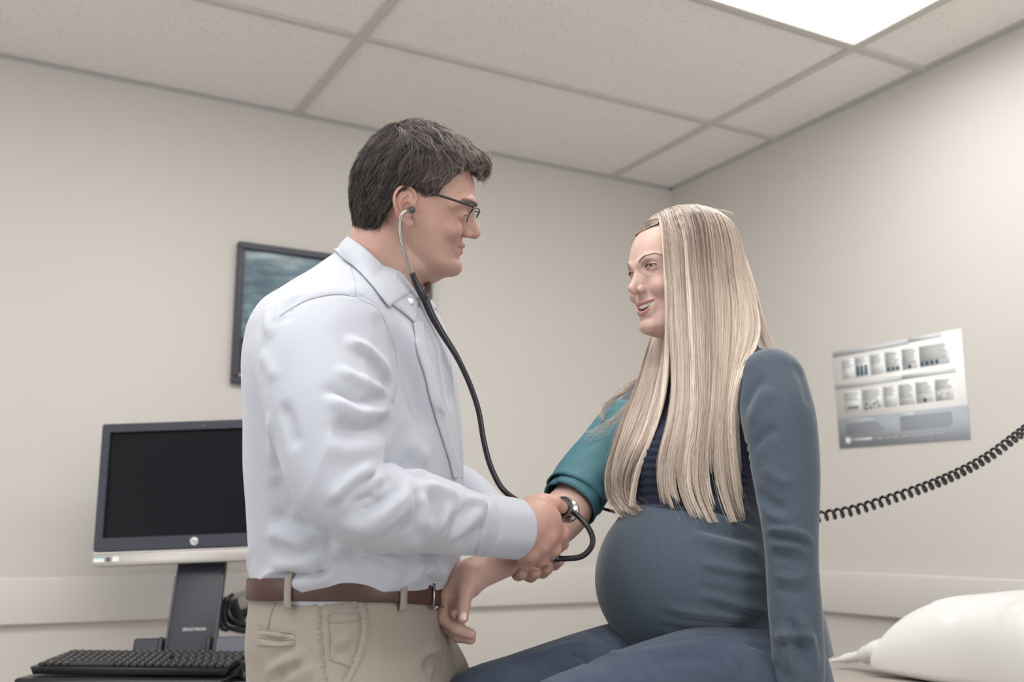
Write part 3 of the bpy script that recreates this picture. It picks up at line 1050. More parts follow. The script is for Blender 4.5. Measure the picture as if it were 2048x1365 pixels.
def strands_on(hv, hq, hn, comb, count, length, lift, jitter, n=7, seed=1, wave=0.0, clump=0.5, more=None):
    r = np.random.default_rng(seed)
    a = hv[hq[:, 0]]; fa = np.linalg.norm(np.cross(hv[hq[:, 2]] - a, hv[hq[:, 3]] - hv[hq[:, 1]]), axis=1)
    if more is not None: fa = fa * (1 + 5 * np.exp(-(np.linalg.norm(a - np.array(more[:3]), axis=1) / more[3]) ** 2))
    pick = r.choice(len(hq), count, p=fa / fa.sum())
    base = (hv[hq[pick]] * r.dirichlet(np.ones(4), count)[..., None]).sum(1)
    nr = hn[hq[pick, 0]]
    tree = bvh(hv, hq)
    X = base - nr * 0.25
    pts = [X]
    ln = length * r.uniform(0.6, 1.25, count)
    off = pn(base, 1.3, seed + 3) * clump
    jd = r.normal(size=(count, 3)) * jitter
    nn = nr
    for s in range(1, n):
        d = comb(pts[-1], nn)
        sidev = np.cross(d, nn)
        d = d + sidev * (off * 0.9 + wave * np.sin(base @ np.array([2.1, 1.7, 1.3]) + s * 0.9))[:, None] + jd
        d /= np.linalg.norm(d, axis=1, keepdims=True)
        q = pts[-1] + d * (ln / (n - 1))[:, None]
        # keep close to the cap
        for i in range(count):
            h = tree.find_nearest(q[i])
            if h[0] is None: continue
            nn_i = np.array(h[1]); sdist = (q[i] - np.array(h[0])) @ nn_i
            tgt = lift * (s / (n - 1)) * (0.6 + 0.8 * ((i * 7919) % 100) / 100) - 0.05
            q[i] = q[i] + nn_i * (tgt - sdist) * 0.8
        pts.append(q)
    return np.stack(pts, 1), off, base


NC, NS, NP = 3300, 14, 7
cpath, off, cbase = strands_on(hv, hq, hn, comb, NC, 2.9, 0.50, 0.10, n=NP, seed=5, wave=.30, clump=.55, more=(-4.5, -4, 11.5, 3.5))
rh = np.random.default_rng(15)
ci = np.repeat(np.arange(NC), NS)
u_ = np.linspace(0, 1, NP)
spr = rh.normal(0, .30, (NC * NS, 3)) * np.array([1, 1, 1])
tip_ = rh.normal(0, .07, (NC * NS, 3))
scl = rh.uniform(.72, 1.12, NC * NS)
cp_ = cpath[ci]
pth_ = cp_[:, :1] + (cp_ - cp_[:, :1]) * scl[:, None, None]
pth_ = pth_ + spr[:, None, :] * (1 - .72 * u_[None, :, None]) + tip_[:, None, :] * (u_ ** 2)[None, :, None]
sv, sf = strands(pth_, 0.030 * rh.uniform(.6, 1.3, len(pth_)), 3)
allv, allq, _ = join_np([(hv, hq, None), (sv, sf, None)])
me = mesh_np('hair', ML.out(allv), allq)
ct_ = 0.25 + 0.20 * off + rh.normal(0, .12, NC) + 0.022 * cbase[:, 0] + .012 * cbase[:, 2]
tone = np.concatenate([np.clip(0.14 + 0.08 * pn(hv, 2.0, 2), 0, 1), np.repeat(np.clip(ct_[ci] + rh.normal(0, .08, NC * NS), 0, 1), NP * 3)])
set_attr(me, 'tone', tone)
link('hair', me, mhair, man)
# brows
for s in (-1, 1):
    bp = []
    for i in range(150):
        u = rng.uniform(0, 1)
        c0 = np.array([10.3 - 2.3 * u ** 1.6, s * (1.0 + 3.9 * u), 2.75 + 0.5 * math.sin(u * 2.4) - .3 * u + rng.normal(0, .16)])
        d = np.array([-.45 * u, s * .8, .35 - .6 * u]) * rng.uniform(.5, .9)
        bp.append([c0, c0 + d * .5 + [0.08, 0, 0], c0 + d])
    bp = np.array(bp); b0 = snap(man_tree, ML.out(bp[:, 0])); mv = b0 - ML.out(bp[:, 0]); bp = ML.out(bp.reshape(-1, 3)).reshape(bp.shape) + mv[:, None, :]
    bp[:, 2] = snap(man_tree, bp[:, 2], .001); bp[:, 1] = snap(man_tree, bp[:, 1], .0014)
    v_, f_ = strands(bp, 0.0005, 3)
    me = mesh_np('eyebrow', v_, f_); set_attr(me, 'tone', np.full(len(v_), .25)); link('eyebrow', me, mhair, man)

lashm0 = Mat('man_lash', lin(52, 42, 40), .5).m
for s in (-1, 1):
    pl0 = spline([(9.2, 1.95 * s, .80), (9.42, 3.0 * s, .92), (8.8, 4.25 * s, .70)], 26)
    tube('lash_line', snap(man_tree, ML.out(pl0), .0002), np.concatenate([np.linspace(.0003, .0008, 13), np.linspace(.0008, .0004, 13)]), lashm0, man, 6)
# ---------------------------------------------------------------- the man's clothes
shirt_c = cloth_mat('shirt_cotton', lin(178, 181, 190), lin(168, 172, 183), 1400, 0.8, 0.3, 0.25)
shirt_m = shirt_c.m


S = Field()
srows = [(1206, 528, 872, .150), (1190, 524, 884, .155), (1170, 521, 897, .160), (1145, 520, 908, .164), (1110, 520, 914, .168), (1060, 514, 917, .172), (1000, 509, 919, .176), (940, 507, 919, .180), (860, 508, 917, .186), (780, 508, 911, .190), (710, 512, 903, .188), (660, 522, 888, .178),
         (620, 545, 871, .156), (594, 570, 856, .124), (568, 598, 838, .094), (546, 626, 820, .072), (526, 652, 802, .056), (510, 674, 785, .045)]
S.loft(rows_loft(srows, 1.605, FD, None), FD, k=0.025, nexp=2.3)
# near sleeve
sl = [(622, 672, 1.475, .066), (626, 720, 1.455, .078), (640, 790, 1.43, .079), (655, 870, 1.40, .071), (668, 940, 1.382, .064), (694, 1000, 1.372, .056), (745, 1013, 1.385, .056), (810, 1020, 1.412, .055), (880, 1033, 1.447, .050), (940, 1045, 1.482, .0445), (985, 1053, 1.512, .0415), (1012, 1057, 1.53, .0415)]
S.tube([list(P(x, y, d)) + [r] for x, y, d, r in sl], k=0.03, n=60)
# far sleeve
fl_ = [(810, 680, 1.735, .066), (830, 780, 1.77, .072), (850, 890, 1.80, .066), (868, 975, 1.80, .058), (915, 996, 1.785, .054), (955, 1022, 1.76, .048), (992, 1060, 1.725, .040), (1012, 1082, 1.705, .038)]
S.tube([list(P(x, y, d)) + [r] for x, y, d, r in fl_], k=0.025, n=50)
S.ell(P(832, 586, 1.60), (.048, .05, .05), k=0.012, sub=True)
sv_, sq_ = S.mesh(np.arange(-.52, .06, .0028), np.arange(1.26, 1.92, .0030), np.arange(.93, 1.58, .0028))
sv_ = relax(sv_, sq_, 2)
strk = [
    ([(682, 677), (730, 702), (764, 733), (778, 772)], .010, .0075), ([(664, 737), (711, 763), (763, 782), (783, 800)], .009, .006),
    ([(655, 783), (678, 812), (717, 832), (763, 822), (786, 806)], .010, .009), ([(700, 690), (745, 725), (770, 762), (776, 800)], .008, -.005),
    ([(640, 770), (690, 795), (740, 806), (776, 800)], .009, -.006), ([(650, 840), (700, 862), (755, 850), (786, 830)], .011, -.006), ([(640, 880), (690, 905), (745, 895), (785, 868)], .012, .004),
    ([(661, 1035), (688, 1001), (730, 975), (776, 944)], .009, .008), ([(690, 1012), (735, 990), (775, 962), (790, 945)], .007, -.006),
    ([(669, 1054), (725, 1046), (782, 1012), (812, 974), (816, 959)], .010, .008), ([(700, 1030), (750, 1015), (790, 985), (806, 958)], .008, -.006),
    ([(655, 1018), (695, 972), (760, 930)], .010, .007), ([(659, 1030), (703, 985), (766, 942)], .0075, -.009), ([(766, 950), (756, 975), (743, 998)], .0075, .005), ([(819, 962), (812, 1019), (757, 1055), (694, 1068)], .009, .006), ([(829, 968), (823, 1030), (770, 1068)], .008, -.005), ([(909, 994), (882, 1037), (819, 1066)], .010, .005), ([(835, 965), (880, 980), (921, 997)], .010, .006), ([(832, 985), (850, 1015), (835, 1060)], .010, .005), ([(845, 975), (865, 1015), (858, 1062), (820, 1090)], .010, -.005),
    ([(906, 1031), (857, 1069), (801, 1092)], .011, .006), ([(967, 1012), (933, 1046), (887, 1082)], .009, .006), ([(950, 1000), (915, 1035), (872, 1070)], .009, -.005), ([(976, 1040), (945, 1070), (905, 1094)], .007, -.004), ([(975, 1020), (958, 1006), (930, 1000)], .007, .005),
    # torso
    ([(525, 1061), (578, 1076), (638, 1091)], .012, .006), ([(530, 1030), (590, 1048), (640, 1060)], .012, -.005), ([(650, 1107), (691, 1094), (763, 1114), (820, 1144)], .011, .007), ([(655, 1125), (700, 1112), (755, 1130), (800, 1158)], .008, -.008),
    ([(537, 1144), (612, 1148), (669, 1133)], .009, -.008), ([(530, 1128), (600, 1132), (660, 1118)], .010, .006), ([(706, 1103), (763, 1135), (804, 1169)], .009, .005), ([(820, 1120), (860, 1145), (900, 1150)], .012, .005), ([(560, 1160), (620, 1163), (680, 1150)], .007, .005),
    ([(640, 1050), (660, 1085), (662, 1120)], .010, -.004), ([(838, 1130), (858, 1158), (880, 1175)], .008, -.005),
    ([(777, 640), (806, 724), (836, 812), (850, 880)], .016, -.008), ([(800, 624), (829, 714), (853, 800), (862, 860)], .010, .006), ([(845, 700), (868, 780), (888, 860)], .010, .004), ([(880, 690), (893, 760), (905, 830)], .012, -.004),
    ([(800, 880), (835, 905), (862, 925)], .014, .004), ([(790, 930), (830, 950), (870, 965)], .012, -.004),
    # yoke and the back of the shoulder
    ([(592, 590), (577, 618), (572, 650)], .010, -.003), ([(577, 592), (562, 620), (558, 650)], .010, .003), ([(541, 600), (535, 640), (548, 680)], .010, .004), ([(520, 700), (540, 735), (556, 765)], .009, .003),
    ([(700, 560), (735, 600), (765, 650)], .012, .004), ([(560, 800), (578, 845), (595, 905)], .009, -.005), ([(535, 820), (545, 880), (550, 940)], .012, .004), ([(548, 950), (560, 1000), (590, 1030)], .012, -.004),
    ([(579, 620), (618, 599), (674, 588), (720, 596), (757, 618)], .0022, -.003, 'e'), ([(760, 620), (785, 690), (795, 760), (782, 815)], .0022, -.002, 'e'),
    ([(976, 1000), (966, 1050), (948, 1106)], .0022, -.0035, 'e'),
]
stree = bvh(sv_, sq_)
strk = [(a_[0], a_[1] * (1.0 if len(a_) > 3 else 1.12), a_[2] * (1.0 if len(a_) > 3 else 1.45)) + tuple(a_[3:]) for a_ in strk]
sv_ = folds(sv_, sq_, strk, stree)
nr = normals_np(sv_, sq_)
elb = np.exp(-(np.linalg.norm(sv_ - P(745, 990, 1.36), axis=1) / .09) ** 2) + .8 * np.exp(-(np.linalg.norm(sv_ - P(915, 1040, 1.44), axis=1) / .07) ** 2)
wst_ = np.exp(-((sv_[:, 2] - P(700, 1140, 1.5)[2]) / .03) ** 2)
rdg = (1 - np.abs(pn(sv_ @ np.array([[1, .2, .9], [.2, 1, 0], [-.5, 0, .6]]), 30, 41))) ** 3
rdg2 = (1 - np.abs(pn(sv_ * np.array([.35, .35, 1.0]), 55, 43))) ** 3
arm_ = np.exp(-(np.linalg.norm(sv_ - P(700, 800, 1.38), axis=1) / .11) ** 2)
sv_ = sv_ + nr * (np.clip(elb, 0, 1) * rdg * .0055 + wst_ * rdg2 * .006 + arm_ * rdg * .0035)[:, None]
nr = normals_np(sv_, sq_)
sv_ = sv_ + nr * (pn(sv_, 28, 4) * .0016 + pn(sv_ * np.array([1, 1, .6]), 60, 5) * .0007)[:, None]
# sleeves and neck are open: hollow them where skin comes out
for c, ax, r, depth in ((P(1012, 1057, 1.53), P(1050, 1058, 1.556) - P(985, 1053, 1.512), .0385, .0),):
    pass
shirt = link('shirt', mesh_np('shirt', sv_, sq_), shirt_m, man)
stree = bvh(sv_, sq_)


def ring(c, axd, r1, r2, up, n=64):
    axd = axd / np.linalg.norm(axd)
    u = up - axd * (up @ axd); u /= np.linalg.norm(u)
    w_ = np.cross(axd, u)
    a = np.linspace(0, 2 * math.pi, n, endpoint=False)
    return c + np.cos(a)[:, None] * u * r1 + np.sin(a)[:, None] * w_ * r2


def cuff(name, a, b, ra, rb, mat, parent, wave=0.001, sq=1.0):
    """a buttoned cuff: an open, double-walled sleeve end from a to b."""
    d = b - a
    prof = []
    for t, dr in ((-.02, -.004), (0, .0005), (.06, .0015), (.5, .0012), (.94, .0016), (1.0, .0010), (1.012, 0), (1.0, -.0012), (.6, -.002), (.1, -.003)):
        prof.append((t, dr))
    n = 72
    v = []
    for t, dr in prof:
        r = ra + (rb - ra) * max(0, min(1, t)) + dr
        R_ = ring(a + d * t, d, r * sq, r, np.array([0, 0, 1.0]), n)
        cen = a + d * t
        ph = np.arange(n) / n * 2 * math.pi
        R_ = cen + (R_ - cen) * (1 + wave / r * (np.sin(3 * ph + 1 + t) + .5 * np.sin(7 * ph)))[:, None]
        v.append(R_)
    v = np.vstack(v); k = len(prof)
    i = np.arange(k - 1)[:, None] * n; j = np.arange(n)[None, :]; j2 = (j + 1) % n
    f = np.stack([i + j, i + j2, i + n + j2, i + n + j], -1).reshape(-1, 4)
    o = link(name, mesh_np(name, v, f), mat, parent)
    return o


cuff('cuff', P(958, 1050, 1.492), P(1033, 1060, 1.545), .0430, .0425, shirt_m, shirt, sq=1.02)
cuff('cuff', P(985, 1052, 1.735), P(1016, 1086, 1.705), .0395, .0375, shirt_m, shirt)

# collar: stand and turned-down leaf, then the open front
def sheet(name, top, bot, nu, nv, mat, parent, bulge=0.004, thick=0.0016, outc=None, over=None, gap=.003, taper=False):
    """cloth between two 3-D edges, bellied out a little from the point outc."""
    T, B = spline(top, nu), spline(bot, nu)
    t = np.linspace(0, 1, nv)[None, :, None]
    G_ = T[:, None, :] * (1 - t) + B[:, None, :] * t
    if outc is not None:
        d = G_ - np.array([outc[0], outc[1], 0]) * np.array([1, 1, 0]) - np.array([0, 0, 1]) * G_[..., 2:3] * np.array([0, 0, 1])
        d[..., 2] = 0
        d /= np.linalg.norm(d, axis=2, keepdims=True) + 1e-9
        G_ = G_ + d * (np.sin(t * math.pi) * bulge)
    v = G_.reshape(-1, 3).copy()
    if over is not None:                 # keep it lying on the garment below
        for i in range(len(v)):
            h = over.find_nearest(Vector(v[i]), .05)
            if h[0] is None: continue
            n_ = np.array(h[1]); sd = (v[i] - np.array(h[0])) @ n_
            g_ = gap * (.4 + .6 * ((i % nv) / (nv - 1)) if taper else 1)
            if sd < g_: v[i] = v[i] + n_ * (g_ - sd)
    f = [(i * nv + j, i * nv + j + 1, (i + 1) * nv + j + 1, (i + 1) * nv + j) for i in range(nu - 1) for j in range(nv - 1)]
    o = link(name, mesh_np(name, v, f), mat, parent)
    md = o.modifiers.new('thick', 'SOLIDIFY'); md.thickness = thick; md.offset = 0
    return o


nc = P(768, 545, 1.60)
col_top = [P(842, 604, 1.61), P(826, 588, 1.585), P(795, 560, 1.545), P(760, 526, 1.52), P(728, 496, 1.525), P(702, 477, 1.555), P(696, 474, 1.60), P(706, 480, 1.645), P(745, 515, 1.675), P(800, 565, 1.665), P(845, 600, 1.64)]
def lie(px, py, lift, D):
    """on the shirt where a pixel meets it, else at depth D."""
    h = cast(stree, px, py); e = np.array([0, 0, CAM_H])
    return P(px, py, D) if h is None else h + (e - h) / np.linalg.norm(e - h) * lift


col_bot = [lie(815, 592, .010, 1.56), lie(779, 614, .009, 1.535), lie(760, 590, .008, 1.505), lie(735, 561, .007, 1.488), lie(706, 533, .007, 1.500), P(684, 516, 1.545), P(677, 512, 1.60), P(690, 520, 1.655), P(735, 560, 1.70), P(820, 600, 1.70), P(868, 606, 1.662)]
col_top[1] = P(826, 586, 1.567)
sheet('collar', col_top[1:], col_bot[1:], 90, 14, shirt_m, shirt, 0.006, 0.0018, nc, stree, .004, True)
# the stand below the leaf, closing towards the undone top button
sheet('collar_stand', [P(780, 560, 1.54), P(800, 575, 1.552), P(822, 590, 1.572), lie(835, 603, .006, 1.592)], [lie(770, 600, .003, 1.53), lie(795, 618, .003, 1.545), lie(815, 634, .003, 1.575), lie(828, 646, .003, 1.588)], 24, 10, shirt_m, shirt, 0.003, 0.0016, nc, stree, .0025)
sheet('collar_stand', [P(836, 604, 1.62), P(852, 602, 1.645), P(864, 600, 1.66)], [P(830, 645, 1.60), P(850, 632, 1.63), P(872, 622, 1.655)], 14, 8, shirt_m, shirt, 0.003, 0.0016, nc, stree, .0025)
# the covered front placket and the stitched seams
def on_shirt(px, n, tree, lift):
    pp = spline([[x, y, 0] for x, y in px], n)[:, :2]
    e = np.array([0, 0, CAM_H]); out = []
    for x, y in pp:
        h = cast(tree, x, y)
        if h is not None: out.append(h + (e - h) / np.linalg.norm(e - h) * lift)
    return np.array(out)


pe = [(827, 646), (835, 700), (852, 757), (865, 813), (888, 888), (900, 928), (907, 958)]
pl_, pr_ = on_shirt(pe, 60, stree, .0045), on_shirt([(x + 21 - .012 * (y - 646), y - 2) for x, y in pe], 60, stree, .0010)
k_ = min(len(pl_), len(pr_))
sheet('placket', pl_[:k_], pr_[:k_], 60, 6, shirt_m, shirt, 0.0, .0022)
for sm in ([(560, 632), (579, 619), (618, 599), (674, 588), (712, 594)], [(700, 533), (708, 562), (712, 594)], [(716, 596), (757, 620), (785, 680), (797, 750), (786, 806)], [(900, 700), (903, 745), (906, 765)]):
    seam_line('seam', stree, sm, .0009, shirt_m, shirt, .0002, 60)
btn = Mat('shirt_button', lin(224, 222, 220), 0.25).m


def button(parent, c, nrm, r, mat):
    m = MB()
    n = Vector(nrm).normalized()
    c = Vector(c)
    m.cyl(c - n * .0012, c + n * .0012, r, r * .9, 24)
    for k in range(4):
        a = k * math.pi / 2 + .6
        t = n.orthogonal().normalized(); b = n.cross(t)
        m.cyl(c + (t * math.cos(a) + b * math.sin(a)) * r * .33, c + (t * math.cos(a) + b * math.sin(a)) * r * .33 + n * .0014, r * .12, r * .12, 8)
    m.build('button', mat, parent, True)


bc_ = lie(821, 603, .0095, 1.569)
button(shirt, bc_, np.array([.25, -.9, .2]), .0052, btn)

# ---- trousers, belt, shoes
chino = cloth_mat('chino_cotton', lin(154, 146, 137), lin(138, 131, 123), 1100, 0.85, 0.15, 0.3)
T_ = Field()
trows = [(1160, 526, 876, .146), (1174, 524, 879, .150), (1190, 522, 881, .153), (1215, 520, 884, .158), (1250, 517, 888, .164), (1290, 514, 893, .168), (1330, 517, 898, .168), (1370, 520, 902, .165), (1420, 535, 890, .15), (1460, 570, 850, .10)]
T_.loft(rows_loft(trows, 1.605, FD, None), FD, k=0.03, nexp=2.4)
legs = []
for (px0, px1, d) in ((692, 690, 1.525), (800, 795, 1.695)):
    hp = P(px0, 1330, d)
    f0 = FD
    T_.loft([(0.085, hp[0] - .02, d, .085, .075, .075), (0.3, hp[0] - .015, d, .085, .08, .078), (0.5, hp[0], d, .092, .088, .086), (0.7, hp[0], d, .108, .112, .098), (0.86, hp[0], d, .122, .130, .104), (0.92, hp[0], d, .10, .12, .09), (.97, hp[0], d, .06, .08, .05)], FD, k=0.022, nexp=2.2)
    legs.append((hp[0], d))
tv, tq = T_.mesh(np.arange(-.50, .02, .0032), np.arange(1.36, 1.86, .0032), axis([(.06, .80, .008), (.80, 1.06, .0028)]))
tv = relax(tv, tq, 2)
ttree = bvh(tv, tq)
tst = [
    ([(880, 1275), (882, 1320), (870, 1365)], .006, -.012, 'e'), ([(868, 1300), (858, 1335), (862, 1365)], .010, -.006), ([(850, 1318), (872, 1300), (884, 1282)], .008, .006), ([(840, 1345), (865, 1320), (880, 1310)], .006, -.005),
    ([(525, 1365), (550, 1335), (590, 1318), (620, 1300)], .011, .006), ([(540, 1365), (575, 1345), (610, 1330)], .009, -.005), ([(560, 1365), (600, 1350), (640, 1335)], .009, .004), ([(530, 1330), (560, 1310), (600, 1295)], .009, -.004),
    ([(665, 1290), (690, 1280), (710, 1272)], .006, .003), ([(668, 1310), (690, 1303), (708, 1298)], .005, -.003),
    ([(720, 1215), (790, 1222), (860, 1240)], .016, .003), ([(760, 1290), (820, 1300), (870, 1295)], .014, -.003),
    # pocket edge, inner pocket bag, side seam, back yoke seam, back welt pocket
    ([(705, 1192), (716, 1217), (722, 1245), (719, 1280), (707, 1320), (686, 1362)], .0025, -.004, 'e'), ([(712, 1192), (723, 1217), (729, 1245), (726, 1280), (714, 1320), (694, 1362)], .004, .0022, 'e'),
    ([(640, 1195), (641, 1240), (645, 1290), (650, 1340), (653, 1365)], .0028, -.003, 'e'), ([(632, 1195), (633, 1240), (637, 1290), (642, 1340), (645, 1365)], .004, .0015, 'e'),
    ([(657, 1229), (690, 1227), (718, 1225)], .0018, .0016, 'e'), ([(657, 1247), (690, 1246), (720, 1243)], .0016, -.002, 'e'), ([(657, 1229), (658, 1270), (660, 1316)], .002, .0018, 'e'), ([(660, 1316), (680, 1326), (703, 1335)], .002, .002, 'e'),
    ([(552, 1200), (540, 1232), (535, 1262)], .0016, -.002, 'e'),
    ([(517, 1258), (550, 1264), (588, 1270)], .0018, -.003, 'e'), ([(519, 1276), (555, 1282), (584, 1279)], .004, -.006), ([(517, 1286), (550, 1290), (583, 1289)], .003, .003, 'e'), ([(518, 1268), (550, 1273), (587, 1276)], .003, .002, 'e'),
]
tv = folds(tv, tq, tst, ttree)
# puckers along the seams
nr = normals_np(tv, tq)
tv = tv + nr * (pn(tv, 22, 14) * .0016)[:, None]
pk = np.zeros(len(tv))
for px in ([(709, 1195), (720, 1217), (726, 1245), (723, 1280), (711, 1320), (690, 1362)], [(636, 1195), (637, 1240), (641, 1290), (646, 1340), (649, 1365)]):
    pp = spline([[x, y, 0] for x, y in px], 40)[:, :2]
    h = np.array([q for q in [cast(ttree, x, y) for x, y in pp] if q is not None])
    d_, fr = seg_dist(tv, h[:-1], h[1:])
    pk += np.exp(-(d_ / .0045) ** 2) * np.sin(fr * 95) * .0011
tv = tv + nr * pk[:, None]
trou = link('trousers', mesh_np('trousers', tv, tq), chino.m, man)
ttree = bvh(tv, tq)
for sm in ([(705, 1192), (716, 1217), (722, 1245), (719, 1280), (707, 1320), (686, 1364)], [(640, 1195), (641, 1240), (645, 1290), (650, 1340), (653, 1364)], [(718, 1226), (690, 1228), (657, 1230), (658, 1270), (660, 1316), (680, 1326), (703, 1335)],
           [(658, 1246), (690, 1245), (719, 1242)], [(553, 1200), (541, 1232), (535, 1260)], [(517, 1258), (550, 1263), (588, 1268), (588, 1276), (584, 1291), (550, 1292), (516, 1290)], [(519, 1275), (552, 1281), (584, 1279)], [(884, 1272), (884, 1320), (874, 1362)], [(729, 1200), (735, 1245), (732, 1282), (720, 1322), (700, 1362)]):
    seam_line('seam', ttree, sm, .0010, chino.m, trou, .0002, 70)
belt_m = Mat('belt_leather', lin(74, 52, 46), 0.42, spec=0.4)
belt_m.bump(belt_m.noise(260, 4, belt_m.coords()), 0.25, 0.0008)
# the belt follows the waist of the trousers
ang = math.atan2(FD[1], FD[0])
bc = P(703, 1180, 1.605)
mid, nrm_ = [], []
for k in range(140):
    th = k / 140 * 2 * math.pi
    d = np.array([math.cos(th), math.sin(th), 0])
    e = (abs(math.cos(th - ang) / .139) ** 2.4 + abs(math.sin(th - ang) / .158) ** 2.4) ** (-1 / 2.4)
    near = -math.sin(th)           # towards the camera
    frontness = math.cos(th)
    z = bc[2] + .006 * max(0, near) * (1) + .002 - .010 * max(0, frontness) ** 2
    mid.append([bc[0] + d[0] * e, bc[1] + d[1] * e, z]); nrm_.append(d)
loop_band('belt', mid, nrm_, .031, .0042, belt_m.m, man)
mid = np.array(mid); nrm_ = np.array(nrm_)


def belt_loop(px):
    i = min(range(len(mid)), key=lambda q: (abs(pix_x(mid[q]) - px) + (1000 if nrm_[q][1] > -0.15 else 0)))
    c, n = mid[i], nrm_[i]
    t = np.array([-n[1], n[0], 0])
    pts = [(-.026, .004), (-.022, .006), (-.018, .0065), (-.008, .0072), (.008, .0072), (.016, .0068), (.021, .005), (.024, .002)]
    prof = spline([[0, b, a] for a, b in pts], 20)
    v = []
    for s in (-1, 1):
        for p in prof: v.append(c + n * p[1] + np.array([0, 0, p[2]]) + t * s * .0052)
    k = len(prof)
    f = [(j, j + 1, k + j + 1, k + j) for j in range(k - 1)]
    o = link('belt_loop', mesh_np('belt_loop', v, f), chino.m, trou)
    md = o.modifiers.new('thick', 'SOLIDIFY'); md.thickness = .0022; md.offset = 0


def pix_x(p):
    cx = p[0]; f = (p[1]) * math.cos(PITCH) + (p[2] - CAM_H) * math.sin(PITCH)
    return 1024 + F * cx / f


for px in (584, 803): belt_loop(px)
buckle_m = Mat('buckle_metal', lin(170, 165, 160), 0.25, metal=1.0).m
i = min(range(len(mid)), key=lambda q: abs(math.atan2(nrm_[q][1], nrm_[q][0]) - ang))
c, n = mid[i], nrm_[i]; t = np.array([-n[1], n[0], 0]); z_ = np.array([0, 0, 1.0])
m = MB()
for a, b in ((-1, 0), (1, 0)): m.cyl(c + n * .006 + t * a * .022 - z_ * .018, c + n * .006 + t * a * .022 + z_ * .018, .0022, n=10)
for b in (-1, 1): m.cyl(c + n * .006 - t * .022 + z_ * b * .018, c + n * .006 + t * .022 + z_ * b * .018, .0022, n=10)
m.build('belt_buckle', buckle_m, man, True)
# dark piping inside the fly and shoes on the floor
shoe_m = Mat('shoe_leather', lin(60, 44, 38), 0.4).m
sole_m = Mat('shoe_sole', lin(30, 28, 27), 0.7).m
fd3 = np.array([FD[0], FD[1], 0]); sd3 = np.array([-FD[1], FD[0], 0])
for hx0, d in legs:
    sh = Field()
    b = np.array([hx0 - .02, d, 0])
    sh.tube([list(b - fd3 * .035 + [0, 0, .045]) + [.036], list(b + fd3 * .03 + [0, 0, .05]) + [.040], list(b + fd3 * .12 + [0, 0, .035]) + [.036], list(b + fd3 * .20 + [0, 0, .028]) + [.026]], k=.01, n=24, squash=(z_, 1.05))
    sh.tube([list(b + [0, 0, .06]) + [.042], list(b + [0, 0, .11]) + [.045]], k=.02)
    sh.fn(lambda X: .014 - X[:, 2], (b[0] - .3, b[1] - .3, -.1), (b[0] + .3, b[1] + .3, .02), k=.004, sub=False) if False else None
    x0, y0 = b[0], b[1]
    v, q = sh.mesh(np.arange(x0 - .12, x0 + .28, .006), np.arange(y0 - .16, y0 + .12, .006), np.arange(0.0, .17, .006))
    v[:, 2] = np.maximum(v[:, 2], .012)
    o = link('shoe', mesh_np('shoe', v, q), shoe_m, man)
    ol = []
    for s in np.linspace(0, 2 * math.pi, 36, endpoint=False):
        r_ = .135 if math.cos(s) > 0 else .075
        ol.append(b + fd3 * (.075 + (.150 if math.cos(s) > 0 else .150) * math.cos(s)) + sd3 * .043 * math.sin(s) * (1 + .1 * math.cos(s)))
    bm_ = bmesh.new()
    lo = [bm_.verts.new((p[0], p[1], 0.0)) for p in ol]; hi = [bm_.verts.new((p[0], p[1], 0.016)) for p in ol]
    bm_.faces.new(hi); bm_.faces.new(lo[::-1])
    for k in range(36): bm_.faces.new((lo[k], lo[(k + 1) % 36], hi[(k + 1) % 36], hi[k]))
    me = bpy.data.meshes.new('sole'); bm_.to_mesh(me); bm_.free()
    link('sole', me, sole_m, o, False)
# ---------------------------------------------------------------- the seated woman
wom = empty('person', MI, 'smiling pregnant person with long blonde hair, seated in a slate-blue top and jeans', 'person')
wR = rot(205, 6, 0)
wO = P(1367, 560, 1.753)
WL = Local(wO, wR)
wskin = skin_mat('woman_skin', lin(194, 166, 154), lin(182, 141, 130), lin(172, 106, 102))
FW = (-U[0], -U[1])                       # she faces away from the right wall
FW3 = np.array([FW[0], FW[1], 0]); LW3 = np.array([-FW[1], FW[0], 0])     # front, her left


